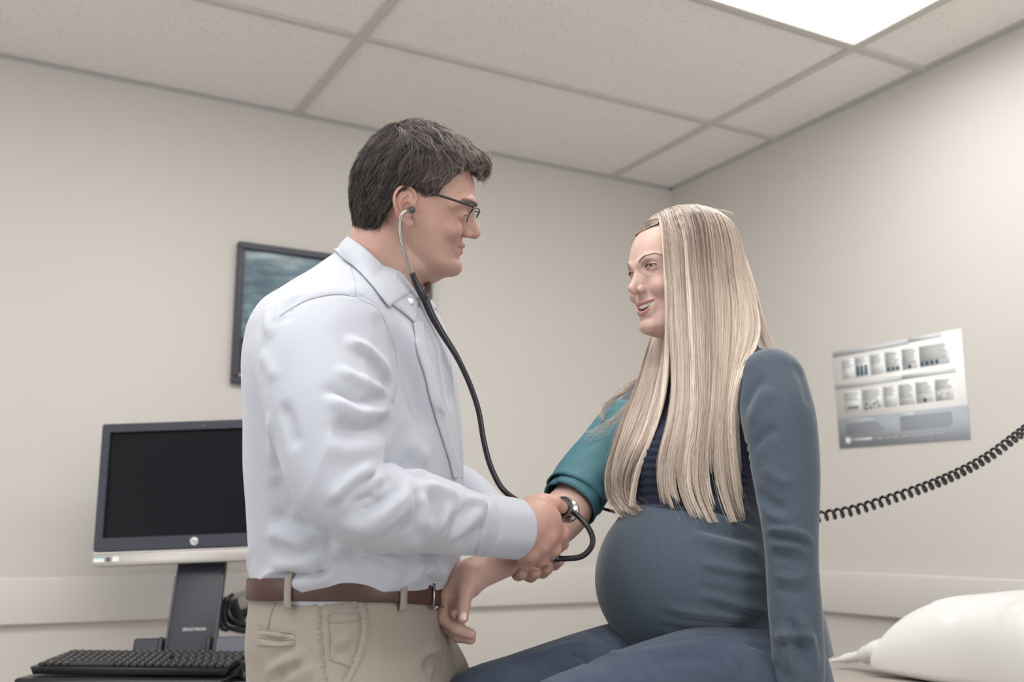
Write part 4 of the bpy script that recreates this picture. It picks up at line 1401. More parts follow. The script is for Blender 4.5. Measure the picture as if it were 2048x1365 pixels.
def woman_head():
    h = Field()
    secs = [(-10.1, 6.6, 3.4, 1.6), (-9.55, 8.0, 2.2, 2.7), (-8.7, 9.2, 1.0, 3.6), (-7.4, 9.1, 0, 4.4), (-6.2, 8.85, -1.2, 4.9), (-4.8, 8.85, -2.6, 5.3), (-3.2, 8.95, -4.2, 5.75),
            (-1.5, 8.95, -5.8, 6.1), (.5, 9.3, -7.2, 6.4), (2, 9.7, -8.0, 6.65), (4, 9.6, -8.6, 6.9), (6.3, 8.85, -8.6, 7.0), (8.3, 7.6, -7.9, 6.6), (10, 5.8, -6.6, 5.6), (11.3, 3.4, -4.6, 4.0), (12.0, .8, -2.2, 1.4)]
    h.loft([(z, (a + b) / 2, 0, (a - b) / 2, (a - b) / 2, w_) for z, a, b, w_ in secs], (1, 0), k=0.5, nexp=2.2)
    h.ell((9.1, 0, -.7), (1.25, 1.25, 1.8), k=0.6)
    for s in (-1, 1):
        h.ell((7.35, 3.45 * s, -2.0), (1.75, 1.8, 1.6), k=1.2)
        h.tube([(9.3, .9 * s, 2.6, .6), (8.8, 2.5 * s, 3.2, .6), (7.6, 4.2 * s, 3.0, .6)], k=0.8)
        h.ell((9.35, 2.9 * s, 1.75), (1.15, 1.5, .95), k=0.55, sub=True)
        h.ell((7.62, 2.95 * s, 1.7), (1.28, 1.33, 1.25), k=0.22)
        h.tube([(8.75, 1.75 * s, 1.55, .10), (9.0, 2.7 * s, 1.70, .17), (8.75, 3.4 * s, 1.72, .15), (8.2, 4.15 * s, 1.64, .08)], k=0.06, sub=True, n=16)
        h.tube([(8.8, 1.8 * s, 2.2, .05), (9.0, 2.9 * s, 2.45, .07), (8.3, 4.2 * s, 2.15, .05)], k=0.18, sub=True, n=12)
        h.tube([(8.8, 2.0 * s, .75, .04), (8.65, 3.0 * s, .6, .06), (7.9, 4.1 * s, .9, .05)], k=0.3, sub=True, n=12)
        h.ell((9.65, 1.05 * s, -1.9), (.92, .55, .56), k=0.42)
        h.tube([(9.35, 1.75 * s, -1.8, .04), (9.1, 2.5 * s, -2.7, .05), (8.75, 3.25 * s, -3.9, .04)], k=0.45, sub=True, n=14)
    h.tube([(9.2, 0, 2.2, .6), (9.38, 0, 1.3, .58), (9.75, 0, .4, .6), (10.38, 0, -.7, .62), (10.98, 0, -1.55, .70)], k=0.45, n=16)
    h.ell((10.4, 0, -2.1), (.8, .45, .4), k=0.35)
    for s in (-1, 1): h.ell((10.15, .72 * s, -2.42), (.62, .30, .30), k=0.10, sub=True)
    h.ell((8.45, 0, -4.9), (.85, 2.8, 1.9), k=0.8)
    def xs(y, o=0.0): return 9.5 - .125 * y * y + o
    cav = [(xs(y), y, z, r) for y, z, r in ((-2.75, -4.2, .10), (-2.1, -4.5, .30), (-1.2, -4.85, .47), (0, -5.0, .55), (1.2, -4.85, .47), (2.1, -4.5, .30), (2.75, -4.2, .10))]
    h.tube([(xs(y, o), y, z, r) for y, z, r, o in ((-2.85, -4.0, .13, -.15), (-1.8, -4.08, .25, -.08), (-.6, -4.15, .34, -.02), (.6, -4.15, .34, -.02), (1.8, -4.08, .25, -.08), (2.85, -4.0, .13, -.15))], k=0.2, n=24)
    h.tube([(xs(y, o), y, z, r) for y, z, r, o in ((-2.8, -4.4, .13, -.15), (-1.7, -5.35, .33, -.25), (0, -5.9, .46, -.35), (1.7, -5.35, .33, -.25), (2.8, -4.4, .13, -.15))], k=0.25, n=24)
    h.tube(cav, k=0.07, n=40, sub=True)
    for o in (-.6, -1.2, -1.9): h.tube([(x + o, y * .96, z, r) for x, y, z, r in cav], k=0.1, n=30, sub=True)
    h.tube([(8.75, 2.95, -3.95, .12), (8.6, 3.1, -4.3, .10)], k=.3, sub=True)
    h.tube([(8.75, -2.95, -3.95, .12), (8.6, -3.1, -4.3, .10)], k=.3, sub=True)
    h.ell((8.5, 0, -8.2), (1.3, 1.75, 1.45), k=0.9)
    h.tube([(8.95, -1.5, -7.0, .1), (9.35, 0, -6.95, .15), (8.95, 1.5, -7.0, .1)], k=0.7, sub=True)
    ear(h, (-0.3, -6.2, 0.3), -1, .85)
    ear(h, (-0.3, 6.2, 0.3), 1, .85)
    return h


wb = Field()
# trunk, legs, arms
wb.loft([(0.82, .375, 1.76, .09, .07, .12), (0.92, .372, 1.77, .11, .07, .12), (1.05, .36, 1.78, .12, .09, .12), (1.2, .345, 1.78, .09, .09, .12), (1.33, .342, 1.78, .08, .08, .13), (1.40, .340, 1.78, .06, .06, .10), (1.43, .335, 1.78, .045, .045, .06)], FW, k=.03)
wb.ell(P(1385, 1155, 1.73), (.13, .13, .125), k=.03)
wb.tube([list(WL.out((-1.2, 0, -4))) + [.050], list(P(1404, 680, 1.785)) + [.050], list(P(1412, 740, 1.79)) + [.058]], k=.02)
wb.tube([list(P(1540, 776, 1.655)) + [.036], list(P(1570, 930, 1.592)) + [.038], list(P(1581, 1065, 1.57)) + [.033], list(P(1592, 1250, 1.56)) + [.030], list(P(1602, 1400, 1.555)) + [.024], list(P(1606, 1450, 1.56)) + [.026]], k=.02, n=30)
# her left hand rests on the table edge
lh = P(1608, 1470, 1.56)
for k in range(4):
    b = lh + LW3 * (-.028 + .018 * k) * 1.0
    b[2] = .842
    finger(wb, [b + np.array([0, 0, .01]), b + FW3 * .035 + np.array([0, 0, -.012]), b + FW3 * .06 + np.array([0, 0, -.030])], .010, .008, k=.006)
wb.tube([[*(lh[:2]), .87, .026], [*(lh + FW3 * .02)[:2], .848, .028]], k=.015, squash=(FW3, 1.3))
finger(wb, [np.array([*(lh - FW3 * .005 + LW3 * -.03)[:2], .86]), np.array([*(lh + FW3 * .03 + LW3 * -.055)[:2], .835]), np.array([*(lh + FW3 * .05 + LW3 * -.06)[:2], .82])], .011, .009, k=.008)
# right arm out to the man
wb.tube([list(P(1304, 800, 1.92)) + [.034], list(P(1222, 897, 1.845)) + [.036], list(P(1150, 1000, 1.775)) + [.039], list(P(1130, 1026, 1.752)) + [.041], list(P(1100, 1053, 1.725)) + [.040], list(P(1050, 1090, 1.68)) + [.036],
         list(P(990, 1126, 1.635)) + [.029], list(P(950, 1149, 1.605)) + [.0255], list(P(936, 1158, 1.597)) + [.0255]], k=.015, n=50)
K = Field()
# hand: thumb side to the camera, fingers curled down and round
K.tube([list(P(940, 1154, 1.598)) + [.0245], list(P(925, 1172, 1.594)) + [.0245], list(P(908, 1192, 1.596)) + [.021]], k=.010)
for (a, b, r) in (((934, 1160, 1.590), (891, 1192, 1.586), .0135), ((934, 1165, 1.604), (893, 1198, 1.606), .0135), ((936, 1170, 1.616), (900, 1205, 1.624), .0125), ((938, 1172, 1.626), (910, 1208, 1.638), .0110)):
    K.tube([list(P(*a)) + [.019], list(P(*b)) + [r]], k=.010)
finger(K, [P(891, 1193, 1.586), P(887, 1237, 1.580), P(914, 1258, 1.574), P(942, 1269, 1.573)], .0118, .0080, k=.005)
finger(K, [P(893, 1199, 1.606), P(892, 1252, 1.600), P(915, 1273, 1.594), P(941, 1279, 1.590)], .0118, .0080, k=.005)
finger(K, [P(900, 1205, 1.624), P(899, 1248, 1.620), P(914, 1258, 1.606), P(920, 1252, 1.598)], .0112, .0078, k=.005)
finger(K, [P(910, 1207, 1.638), P(909, 1240, 1.634), P(919, 1244, 1.622), P(922, 1237, 1.616)], .0100, .0070, k=.005)
K.tube([list(P(943, 1150, 1.585)) + [.0175], list(P(938, 1168, 1.575)) + [.0165], list(P(931, 1184, 1.568)) + [.0125]], k=.010)
finger(K, [P(932, 1180, 1.568), P(928, 1209, 1.560), P(926, 1236, 1.558)], .0112, .0084, k=.006, knuckle=.0005)
wb.ops += K.ops
for (hx, hd, kx, kd) in ((.42, 1.66, .05, 1.455), (.33, 1.82, -.06, 1.60)):
    kn = np.array([kx, kd, .85])
    wb.tube([[hx - .03, hd - .015, .872, .070], [(hx + kx) / 2, (hd + kd) / 2, .872, .068], [*kn, .046], [*(kn + [-.02, -.01, -.05]), .045], [kx - .03, kd - .015, .62, .042], [kx - .035, kd - .02, .45, .030]], k=.03, n=30)
    wb.tube([[kx - .03, kd - .02, .43, .028], [kx - .08, kd - .05, .42, .028], [kx - .16, kd - .095, .41, .018]], k=.02)
WL.add(wb, woman_head())
v, f = wb.mesh(axis([(-.25, -.10, .006), (-.10, .0, .0013), (.0, .18, .0035), (.18, .33, .0011), (.33, .56, .006)]), axis([(1.30, 1.54, .006), (1.54, 1.66, .0013), (1.66, 1.86, .0016), (1.86, 2.02, .006)]),
               axis([(.38, .78, .008), (.78, .94, .004), (.94, 1.07, .0013), (1.07, 1.42, .004), (1.42, 1.70, .0011)]))
v = relax(v, f, 2)
lc = WL.inn(v)
hd = (lc[:, 2] > -12) & (np.abs(lc[:, 0]) < 14) & (np.abs(lc[:, 1]) < 9)
me = mesh_np('body', v, f)
idx = np.where(hd & (lc[:, 0] > 6.5) & (lc[:, 2] < -3) & (lc[:, 2] > -7.5))[0]
lipv = np.zeros(len(v))
up_ = spline([(8.45, -2.85, -4.0), (9.1, -1.75, -4.1), (9.75, 0, -4.2), (9.1, 1.75, -4.1), (8.45, 2.85, -4.0)], 25)
lo_ = spline([(8.4, -2.8, -4.4), (8.95, -1.7, -5.4), (9.4, 0, -5.95), (8.95, 1.7, -5.4), (8.4, 2.8, -4.4)], 25)
dd = np.minimum(seg_dist(lc[idx], up_[:-1], up_[1:])[0] / (.16 + .26 * np.clip(1 - np.abs(lc[idx, 1]) / 3, 0, 1)), seg_dist(lc[idx], lo_[:-1], lo_[1:])[0] / (.16 + .42 * np.clip(1 - np.abs(lc[idx, 1]) / 3, 0, 1)))
lipv[idx] = np.clip((1.15 - dd) / .3, 0, 1) * .7
set_attr(me, 'lip', lipv)
set_attr(me, 'stubble', np.zeros(len(v)))
fl = np.exp(-((lc[:, 0] - 7.5) ** 2 / 8 + (np.abs(lc[:, 1]) - 4) ** 2 / 4 + (lc[:, 2] + 1.8) ** 2 / 4)) * .6 + np.exp(-((lc[:, 0] - 11.5) ** 2 / 2 + lc[:, 1] ** 2 / 2 + (lc[:, 2] + 1.6) ** 2 / 1.5)) * .4
set_attr(me, 'flush', np.where(hd, fl, .35))
set_attr(me, 'nail', np.zeros(len(v)))
link('body', me, wskin, wom)
wbody_tree = bvh(v, f)
eyes(WL, wom, [(7.62, -2.95, 1.68), (7.62, 2.95, 1.68)], 1.2, lin(36, 30, 30), yaw=-4, pitch=-2, iris_at=.76)
nail(wom, 'thumb_nail', P(926.5, 1232, 1.5497), P(926, 1240, 1.558) - P(928, 1209, 1.560), np.array([0.02, -1, .1]), .0135, .0112, Mat('nail_varnish', lin(232, 204, 194), 0.2, spec=0.5).m)
tm = Mat('tooth', lin(238, 232, 224), 0.18, spec=0.5).m
m = MB()
for k in range(-5, 6):
    y = k * .47
    xx = 8.95 - .13 * y * y
    wdt = .46 if abs(k) < 2 else .42
    hgt = .95 - .05 * abs(k)
    T = Matrix.Translation((xx, y, -4.62 + .06 * y * y + .02 * abs(k))) @ Matrix.Rotation(math.atan(.26 * y), 4, 'Z')
    m.box((0, 0, 0), (.34, wdt, hgt), .11, T, 3)
for v_ in m.bm.verts: v_.co = Vector(WL.out(np.array(v_.co)))
m.build('teeth', tm, wom, True)

# ---- her top and jeans
heath = cloth_mat('heather_jersey', lin(80, 92, 104), lin(56, 65, 77), 900, 0.9, 0.35, 0.3, (1, 1, 2.2))
nav = heath.attr('navy').outputs['Fac']
bs = heath.b.inputs['Base Color'].links[0].from_socket
heath.col(heath.mix(nav, bs, lin(38, 42, 58)))
W = Field()
wr = [(1300, 1300, 1640, .172), (1250, 1280, 1636, .165), (1200, 1270, 1626, .155), (1120, 1262, 1612, .142), (1050, 1254, 1600, .135), (1010, 1252, 1594, .132), (960, 1248, 1590, .132), (900, 1246, 1586, .136), (850, 1262, 1582, .140), (800, 1292, 1574, .142), (760, 1320, 1560, .138), (725, 1352, 1530, .110), (700, 1376, 1490, .080), (684, 1388, 1465, .058)]
W.loft(rows_loft(wr, 1.785, FW, None), FW, k=.02, nexp=2.2)
W.ell(P(1374, 1158, 1.715), (.150, .150, .143), k=.035)
W.ell(P(1330, 925, 1.70), (.055, .055, .055), k=.04)
W.ell(P(1290, 925, 1.83), (.05, .05, .05), k=.04)
near_sl = [(1543, 766, 1.645, .056), (1557, 838, 1.612, .0575), (1570, 930, 1.588, .0525), (1577, 1000, 1.575, .0470), (1581, 1065, 1.567, .0425), (1585, 1150, 1.562, .0385), (1592, 1250, 1.556, .0385), (1598, 1340, 1.552, .0365), (1602, 1395, 1.552, .030)]
W.tube([list(P(x, y, d)) + [r] for x, y, d, r in near_sl], k=.018, n=60)
W.tube([list(P(1304, 800, 1.915)) + [.046], list(P(1264, 846, 1.885)) + [.045], list(P(1236, 878, 1.865)) + [.043]], k=.02, n=20)
wv, wq = W.mesh(np.arange(.06, .60, .0030), np.arange(1.46, 2.02, .0034), np.arange(.84, 1.48, .0030))
wv = relax(wv, wq, 2)
wtree = bvh(wv, wq)
wst = [
    ([(1525, 1060), (1575, 1062), (1603, 1070), (1632, 1088)], .006, .006), ([(1530, 1075), (1580, 1080), (1630, 1104)], .006, -.006), ([(1533, 1088), (1580, 1092), (1626, 1098)], .006, .005), ([(1535, 1110), (1580, 1118), (1628, 1130)], .007, -.004),
    ([(1540, 1150), (1585, 1158), (1630, 1150)], .007, .003), ([(1540, 1175), (1585, 1185), (1632, 1180)], .008, -.003), ([(1544, 1275), (1603, 1272), (1636, 1290)], .007, .005), ([(1544, 1290), (1600, 1292), (1630, 1310)], .007, -.005),
    ([(1595, 1220), (1622, 1290), (1634, 1349)], .008, .005), ([(1575, 1230), (1600, 1290), (1612, 1350)], .008, -.005), ([(1555, 1240), (1575, 1300), (1590, 1360)], .008, .004), ([(1545, 1320), (1560, 1345), (1580, 1362)], .007, -.004),
    ([(1487, 830), (1503, 785), (1530, 748)], .011, -.004), ([(1497, 860), (1520, 805), (1548, 770)], .013, .004), ([(1500, 900), (1530, 870), (1560, 850)], .010, -.004), ([(1510, 980), (1545, 1010), (1580, 1020)], .009, -.004), ([(1512, 1000), (1540, 1030), (1590, 1045)], .008, .004), ([(1520, 930), (1560, 960), (1600, 965)], .010, .003),
    ([(1590, 725), (1608, 770), (1618, 820)], .010, -.002),
    ([(1369, 1068), (1447, 1087), (1528, 1107)], .010, .004), ([(1380, 1052), (1450, 1068), (1526, 1084)], .008, -.004), ([(1400, 1098), (1465, 1112), (1530, 1130)], .010, -.003), ([(1392, 1138), (1466, 1154), (1536, 1166)], .008, -.004), ([(1392, 1128), (1466, 1143), (1536, 1154)], .008, .004),
    ([(1392, 1185), (1466, 1209), (1540, 1228)], .009, .005), ([(1400, 1200), (1466, 1222), (1540, 1240)], .007, -.005), ([(1314, 1222), (1388, 1240), (1486, 1248), (1541, 1240)], .008, -.004), ([(1310, 1212), (1388, 1230), (1486, 1237), (1541, 1230)], .008, .004),
    ([(1380, 1170), (1440, 1186), (1535, 1200)], .009, -.003), ([(1300, 1250), (1380, 1262), (1480, 1262), (1541, 1254)], .006, -.003),
    ([(1349, 1005), (1447, 1025), (1522, 1056)], .007, -.006), ([(1345, 1016), (1440, 1038), (1520, 1068)], .008, .005), ([(1350, 990), (1447, 1008), (1520, 1036)], .008, .005), ([(1262, 1008), (1300, 1004), (1350, 1006)], .005, -.005),
]
for k in range(8):
    y = 880 + 16 * k
    wst.append(([(1262, y), (1300, y - 2), (1345, y + 2)], .0035, -.003))
    wst.append(([(1478, y + 10), (1490, y + 11), (1502, y + 13)], .0035, -.002))
wv = folds(wv, wq, [(a_[0], a_[1], a_[2] * 1.25) for a_ in wst], wtree)
nr = normals_np(wv, wq)
wv = wv + nr * (pn(wv, 30, 21) * .0012)[:, None]


def pix(X):
    f_ = X[:, 1] * math.cos(PITCH) + (X[:, 2] - CAM_H) * math.sin(PITCH)
    u_ = -X[:, 1] * math.sin(PITCH) + (X[:, 2] - CAM_H) * math.cos(PITCH)
    return 1024 + F * X[:, 0] / f_, 682.5 - F * u_ / f_


me = mesh_np('top', wv, wq)
# the smocked yoke is darker: everything on the trunk above the seam under the bust and inside the arm holes
zs = P(1300, 1006, 1.70)[2]
sdn = (wv - np.array([.345, 1.785, 0])) @ LW3
fr_ = (wv - np.array([.345, 1.785, 0])) @ FW3
yoke = (wv[:, 2] > zs + .02 * np.clip(-sdn, -1, 0) - np.clip(sdn, 0, 1) * .12) & (np.abs(sdn) < .128 - .14 * np.clip(wv[:, 2] - 1.36, 0, .1)) & (fr_ > -.06)
arm_d, _ = seg_dist(wv, np.array([P(x, y, d) for x, y, d, r in near_sl])[:-1], np.array([P(x, y, d) for x, y, d, r in near_sl])[1:])
yoke &= arm_d > np.interp(-wv[:, 2], [-1.45, -1.2, -1.0], [.066, .055, .045])
set_attr(me, 'navy', yoke.astype(float) * .9)
top = link('top', me, heath.m, wom)
wtree = bvh(wv, wq)
# lace along the arm hole and the ruffled hem at her back
lace_m = Mat('lace', lin(44, 50, 68), 0.8).m
pp = spline([[x, y, 0] for x, y in [(1520, 693), (1500, 703), (1484, 720), (1472, 745), (1466, 775), (1468, 800)]], 60)[:, :2]
h = np.array([q for q in [cast(wtree, x, y) for x, y in pp] if q is not None])
prt = []
e_ = np.array([0, 0, CAM_H])
for off in (-.006, 0, .006):
    q = h + (e_ - h) / np.linalg.norm(e_ - h, axis=1, keepdims=True) * .0015
    t_, n_, b_ = frames(q)
    sd_ = np.cross(t_, (e_ - q) / np.linalg.norm(e_ - q, axis=1, keepdims=True))
    ph = np.arange(len(q)) * 1.1
    q = q + sd_ * (off + .0035 * np.sin(ph + off * 300))[:, None]
    q = spline(q, 160)
    prt.append(tube_np(q, .0013, 6))
v_, q_, t_ = join_np(prt)
link('lace_trim', mesh_np('lace_trim', v_, q_, t_), lace_m, top)
cuffw = P(1602, 1395, 1.552)

denim = cloth_mat('denim', lin(70, 82, 100), lin(48, 58, 74), 1300, 0.85, 0.2, 0.35, (3, 1, 1))
n2 = denim.noise(9, 3, denim.coords())
bs = denim.b.inputs['Base Color'].links[0].from_socket
denim.col(denim.mix(denim.ramp(n2, [(.45, (0, 0, 0, 1)), (.75, (.5, .5, .5, 1))]), bs, lin(92, 105, 122)))
J = Field()
J.loft([(0.80, .375, 1.76, .12, .10, .17), (0.86, .375, 1.76, .13, .105, .175), (0.92, .375, 1.765, .13, .10, .165), (0.97, .375, 1.77, .11, .09, .145), (1.0, .375, 1.775, .08, .07, .12)], FW, k=.03, nexp=2.4)
for (hx, hd, kx, kd, dz) in ((.415, 1.665, .05, 1.455, 0), (.33, 1.82, -.06, 1.60, -.004)):
    J.tube([[hx - .02, hd - .01, .878, .086], [hx * .72 + kx * .28, hd * .72 + kd * .28, .884 + dz, .090], [(hx + kx) / 2, (hd + kd) / 2, .878 + dz, .083], [kx * .8 + hx * .2, kd * .8 + hd * .2, .862 + dz, .070], [kx, kd, .845, .060], [kx - .025, kd - .012, .79, .056], [kx - .03, kd - .015, .62, .053], [kx - .035, kd - .018, .46, .043]], k=.025, n=60)
jv, jq = J.mesh(np.arange(-.18, .60, .0034), np.arange(1.36, 2.02, .0036), axis([(.44, .76, .007), (.76, 1.02, .0032)]))
jv = relax(jv, jq, 2)
jtree = bvh(jv, jq)
jst = [([(1431, 1275), (1478, 1330), (1494, 1365)], .004, -.004), ([(1480, 1285), (1530, 1300), (1545, 1330)], .006, -.004), ([(1173, 1262), (1212, 1278), (1238, 1296)], .006, -.005), ([(1142, 1308), (1173, 1324), (1180, 1332)], .005, -.004), ([(1180, 1280), (1215, 1300), (1240, 1315)], .006, .004),
       ([(1260, 1310), (1330, 1300), (1420, 1290)], .010, .003), ([(1300, 1330), (1380, 1318), (1460, 1320)], .010, -.003), ([(1060, 1320), (1120, 1296), (1180, 1285)], .010, .003), ([(1340, 1285), (1420, 1272), (1500, 1275)], .0022, -.002, 'e')]
jv = folds(jv, jq, jst, jtree)
jv = jv + normals_np(jv, jq) * (pn(jv, 26, 31) * .0014)[:, None]
link('jeans', mesh_np('jeans', jv, jq), denim.m, wom)
wshoe = Mat('canvas_shoe', lin(60, 60, 66), 0.7).m
for (kx, kd) in ((.05, 1.455), (-.06, 1.60)):
    sh = Field()
    a_ = np.array([kx - .03, kd - .018, .425])
    sh.tube([list(a_ + [0.02, 0.01, -.005]) + [.036], list(a_ + FW3 * .06 + [0, 0, -.012]) + [.038], list(a_ + FW3 * .14 + [0, 0, -.022]) + [.032], list(a_ + FW3 * .17 + [0, 0, -.025]) + [.026]], k=.01, n=20)
    v_, q_ = sh.mesh(np.arange(a_[0] - .24, a_[0] + .09, .006), np.arange(a_[1] - .16, a_[1] + .09, .006), np.arange(.34, .49, .006))
    link('shoe', mesh_np('shoe', v_, q_), wshoe, wom)
# ---------------------------------------------------------------- her hair: long, straight, parted, falling over both sides of the chest
whair = hair_mat('woman_hair', lin(92, 79, 75), lin(190, 171, 157), lin(246, 233, 219), 0.38)
sheetA = [   # guides from the parting over the near side of the head, front edge first
    [(1321, 438, 1.745), (1323, 480, 1.705), (1328, 540, 1.686), (1333, 610, 1.684), (1336, 690, 1.69), (1336, 750, 1.69), (1327, 820, 1.685), (1302, 885, 1.68), (1278, 935, 1.676), (1258, 1012, 1.676)],
    [(1324, 437, 1.745), (1327, 480, 1.70), (1333, 540, 1.682), (1339, 610, 1.680), (1343, 690, 1.685), (1346, 760, 1.685), (1340, 830, 1.675), (1322, 890, 1.668), (1306, 940, 1.664), (1318, 1002, 1.66)],
    [(1345, 430, 1.74), (1350, 480, 1.69), (1356, 550, 1.672), (1361, 640, 1.670), (1365, 720, 1.675), (1368, 800, 1.668), (1356, 880, 1.658), (1338, 935, 1.652), (1334, 990, 1.648), (1364, 1026, 1.646)],
    [(1375, 423, 1.74), (1386, 480, 1.685), (1394, 560, 1.665), (1400, 650, 1.662), (1406, 740, 1.660), (1406, 830, 1.65), (1392, 910, 1.642), (1386, 965, 1.637), (1396, 1018, 1.634), (1422, 1046, 1.633)],
    [(1405, 420, 1.745), (1424, 480, 1.69), (1436, 560, 1.668), (1441, 650, 1.657), (1440, 740, 1.647), (1434, 830, 1.638), (1428, 910, 1.632), (1432, 970, 1.627), (1444, 1018, 1.625), (1462, 1046, 1.625)],
    [(1430, 423, 1.755), (1454, 490, 1.71), (1471, 570, 1.685), (1479, 650, 1.662), (1464, 740, 1.638), (1453, 820, 1.630), (1455, 900, 1.625), (1462, 965, 1.622), (1474, 1015, 1.620), (1488, 1042, 1.620)],
    [(1445, 429, 1.77), (1472, 495, 1.74), (1493, 570, 1.715), (1507, 640, 1.685), (1500, 698, 1.652), (1468, 750, 1.633), (1461, 810, 1.627), (1467, 890, 1.622), (1474, 960, 1.619), (1482, 1030, 1.618)],
    [(1452, 432, 1.785), (1481, 500, 1.765), (1502, 570, 1.745), (1517, 630, 1.715), (1524, 676, 1.672), (1500, 715, 1.642), (1474, 760, 1.630), (1466, 820, 1.625), (1469, 900, 1.622), (1480, 985, 1.619)],
    [(1456, 436, 1.80), (1485, 502, 1.785), (1507, 572, 1.77), (1524, 632, 1.745), (1538, 666, 1.725), (1546, 680, 1.72), (1550, 688, 1.72), (1552, 692, 1.724)],
]
sheetL = [   # the far lock, coming from behind the chin
    [(1305, 640, 1.86), (1302, 676, 1.80), (1292, 705, 1.785), (1280, 752, 1.775), (1258, 808, 1.765), (1234, 866, 1.752), (1216, 925, 1.742), (1211, 965, 1.738), (1220, 1008, 1.736), (1246, 1036, 1.735)],
    [(1318, 640, 1.84), (1312, 676, 1.79), (1306, 720, 1.78), (1295, 778, 1.765), (1272, 842, 1.75), (1247, 905, 1.738), (1233, 955, 1.732), (1238, 1000, 1.73), (1248, 1020, 1.73), (1272, 1030, 1.73)],
    [(1326, 630, 1.82), (1324, 676, 1.775), (1322, 725, 1.765), (1312, 785, 1.75), (1293, 848, 1.735), (1266, 905, 1.722), (1248, 955, 1.718), (1246, 990, 1.716), (1256, 1014, 1.716), (1280, 1026, 1.716)],
    [(1334, 620, 1.80), (1334, 676, 1.76), (1334, 730, 1.745), (1326, 790, 1.735), (1308, 850, 1.72), (1282, 900, 1.71), (1262, 945, 1.706), (1256, 975, 1.704), (1262, 1006, 1.704), (1282, 1022, 1.704)],
]
sheetF = [   # far side of the parting, over the forehead
    [(1322, 438, 1.75), (1300, 444, 1.785), (1283, 458, 1.815), (1274, 478, 1.838), (1270, 505, 1.855), (1275, 540, 1.87)],
    [(1330, 433, 1.755), (1312, 436, 1.80), (1296, 448, 1.835), (1286, 470, 1.86), (1282, 505, 1.875), (1288, 540, 1.885)],
    [(1350, 428, 1.76), (1335, 430, 1.81), (1322, 445, 1.85), (1312, 470, 1.885), (1306, 510, 1.90), (1310, 560, 1.91)],
    [(1400, 421, 1.77), (1392, 430, 1.83), (1385, 450, 1.87), (1378, 490, 1.905), (1372, 540, 1.92), (1370, 600, 1.92)],
    [(1440, 428, 1.79), (1440, 445, 1.84), (1440, 480, 1.88), (1440, 530, 1.91), (1440, 580, 1.92), (1440, 640, 1.92)],
]


def guide(rows, n, push=(), gap=.010):
    g = spline([P(*r) for r in rows], n)
    for tr in push:
        for i in range(n):
            e = np.array([0, 0, CAM_H]); d = g[i] - e; L_ = np.linalg.norm(d); d /= L_
            h = tr.ray_cast(EYE, Vector(d))
            if h[0] is not None and h[3] < L_ + gap: g[i] = e + d * (h[3] - gap)
    return g


def smooth_path(g, it=3):
    for _ in range(it):
        g[1:-1] = g[1:-1] * .5 + (g[:-2] + g[2:]) * .25
    return g


def lock_hair(guides, count, locks, depth, n, seed, tone0=.55, spread=.003, tipjoin=.96, cutmax=1.0):
    """hairs gathered into locks between neighbouring guides; returns paths and tones."""
    r = np.random.default_rng(seed)
    G_ = np.stack(guides)                      # (g, n, 3)
    gn = len(guides) - 1

    def at(u):
        i = np.clip(np.floor(u).astype(int), 0, gn - 1); t = (u - i)[:, None, None]
        return G_[i] * (1 - t) + G_[i + 1] * t
    lu = np.sort(r.uniform(0, gn, locks)); ld = r.uniform(0, 1, locks); lt = r.normal(0, .21, locks)
    li = r.integers(0, locks, count)
    s = np.linspace(0, 1, n)
    wid = gn / locks * 1.7
    u = lu[li][:, None] + r.normal(0, wid, count)[:, None] * (1 - tipjoin * s[None, :] ** 1.3)
    u = np.clip(u, 0, gn - 1e-6)
    i = np.clip(np.floor(u).astype(int), 0, gn - 1); t = (u - i)[..., None]
    k = np.arange(n)[None, :]
    p = G_[i, k] * (1 - t) + G_[i + 1, k] * t
    e = np.array([0, 0, CAM_H])
    tov = e - p; tov /= np.linalg.norm(tov, axis=2, keepdims=True)
    dep = (ld[li] * .75 + r.uniform(0, .25, count))[:, None, None]
    p = p + tov * (dep - np.clip(s * 2.2 - .35, 0, .5)[None, :, None]) * depth * np.sin(np.clip(s * 1.3 + .12, 0, 1) * math.pi * .5)[None, :, None]
    wv_ = np.sin(s[None, :] * r.uniform(5, 9, locks)[li][:, None] + r.uniform(0, 6, locks)[li][:, None]) * .0022 * s[None, :]
    own = np.sin(s[None, :] * r.uniform(4, 12, count)[:, None] + r.uniform(0, 6, count)[:, None]) * spread * s[None, :]
    lat = np.array([1.0, 0, 0.15])
    p = p + (wv_ + own)[..., None] * lat
    # uneven ends
    cut = 1.03 - np.abs(r.normal(0, .075, count)) - .17 * r.uniform(0, 1, locks)[li] ** 1.3
    cut = np.clip(cut, .6, 1.0) * cutmax
    idx = cut[:, None] * (n - 1) * s[None, :]
    a = np.clip(np.floor(idx).astype(int), 0, n - 2); f_ = (idx - a)[..., None]
    rows = np.arange(count)[:, None]
    p = p[rows, a] * (1 - f_) + p[rows, a + 1] * f_
    tone = tone0 + lt[li] + r.normal(0, .06, count)
    return p, tone


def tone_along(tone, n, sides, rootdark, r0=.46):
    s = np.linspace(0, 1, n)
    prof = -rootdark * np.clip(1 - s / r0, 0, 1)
    return np.clip(np.repeat((tone[:, None] + prof[None, :])[..., None], sides, 2).ravel(), 0, 1)


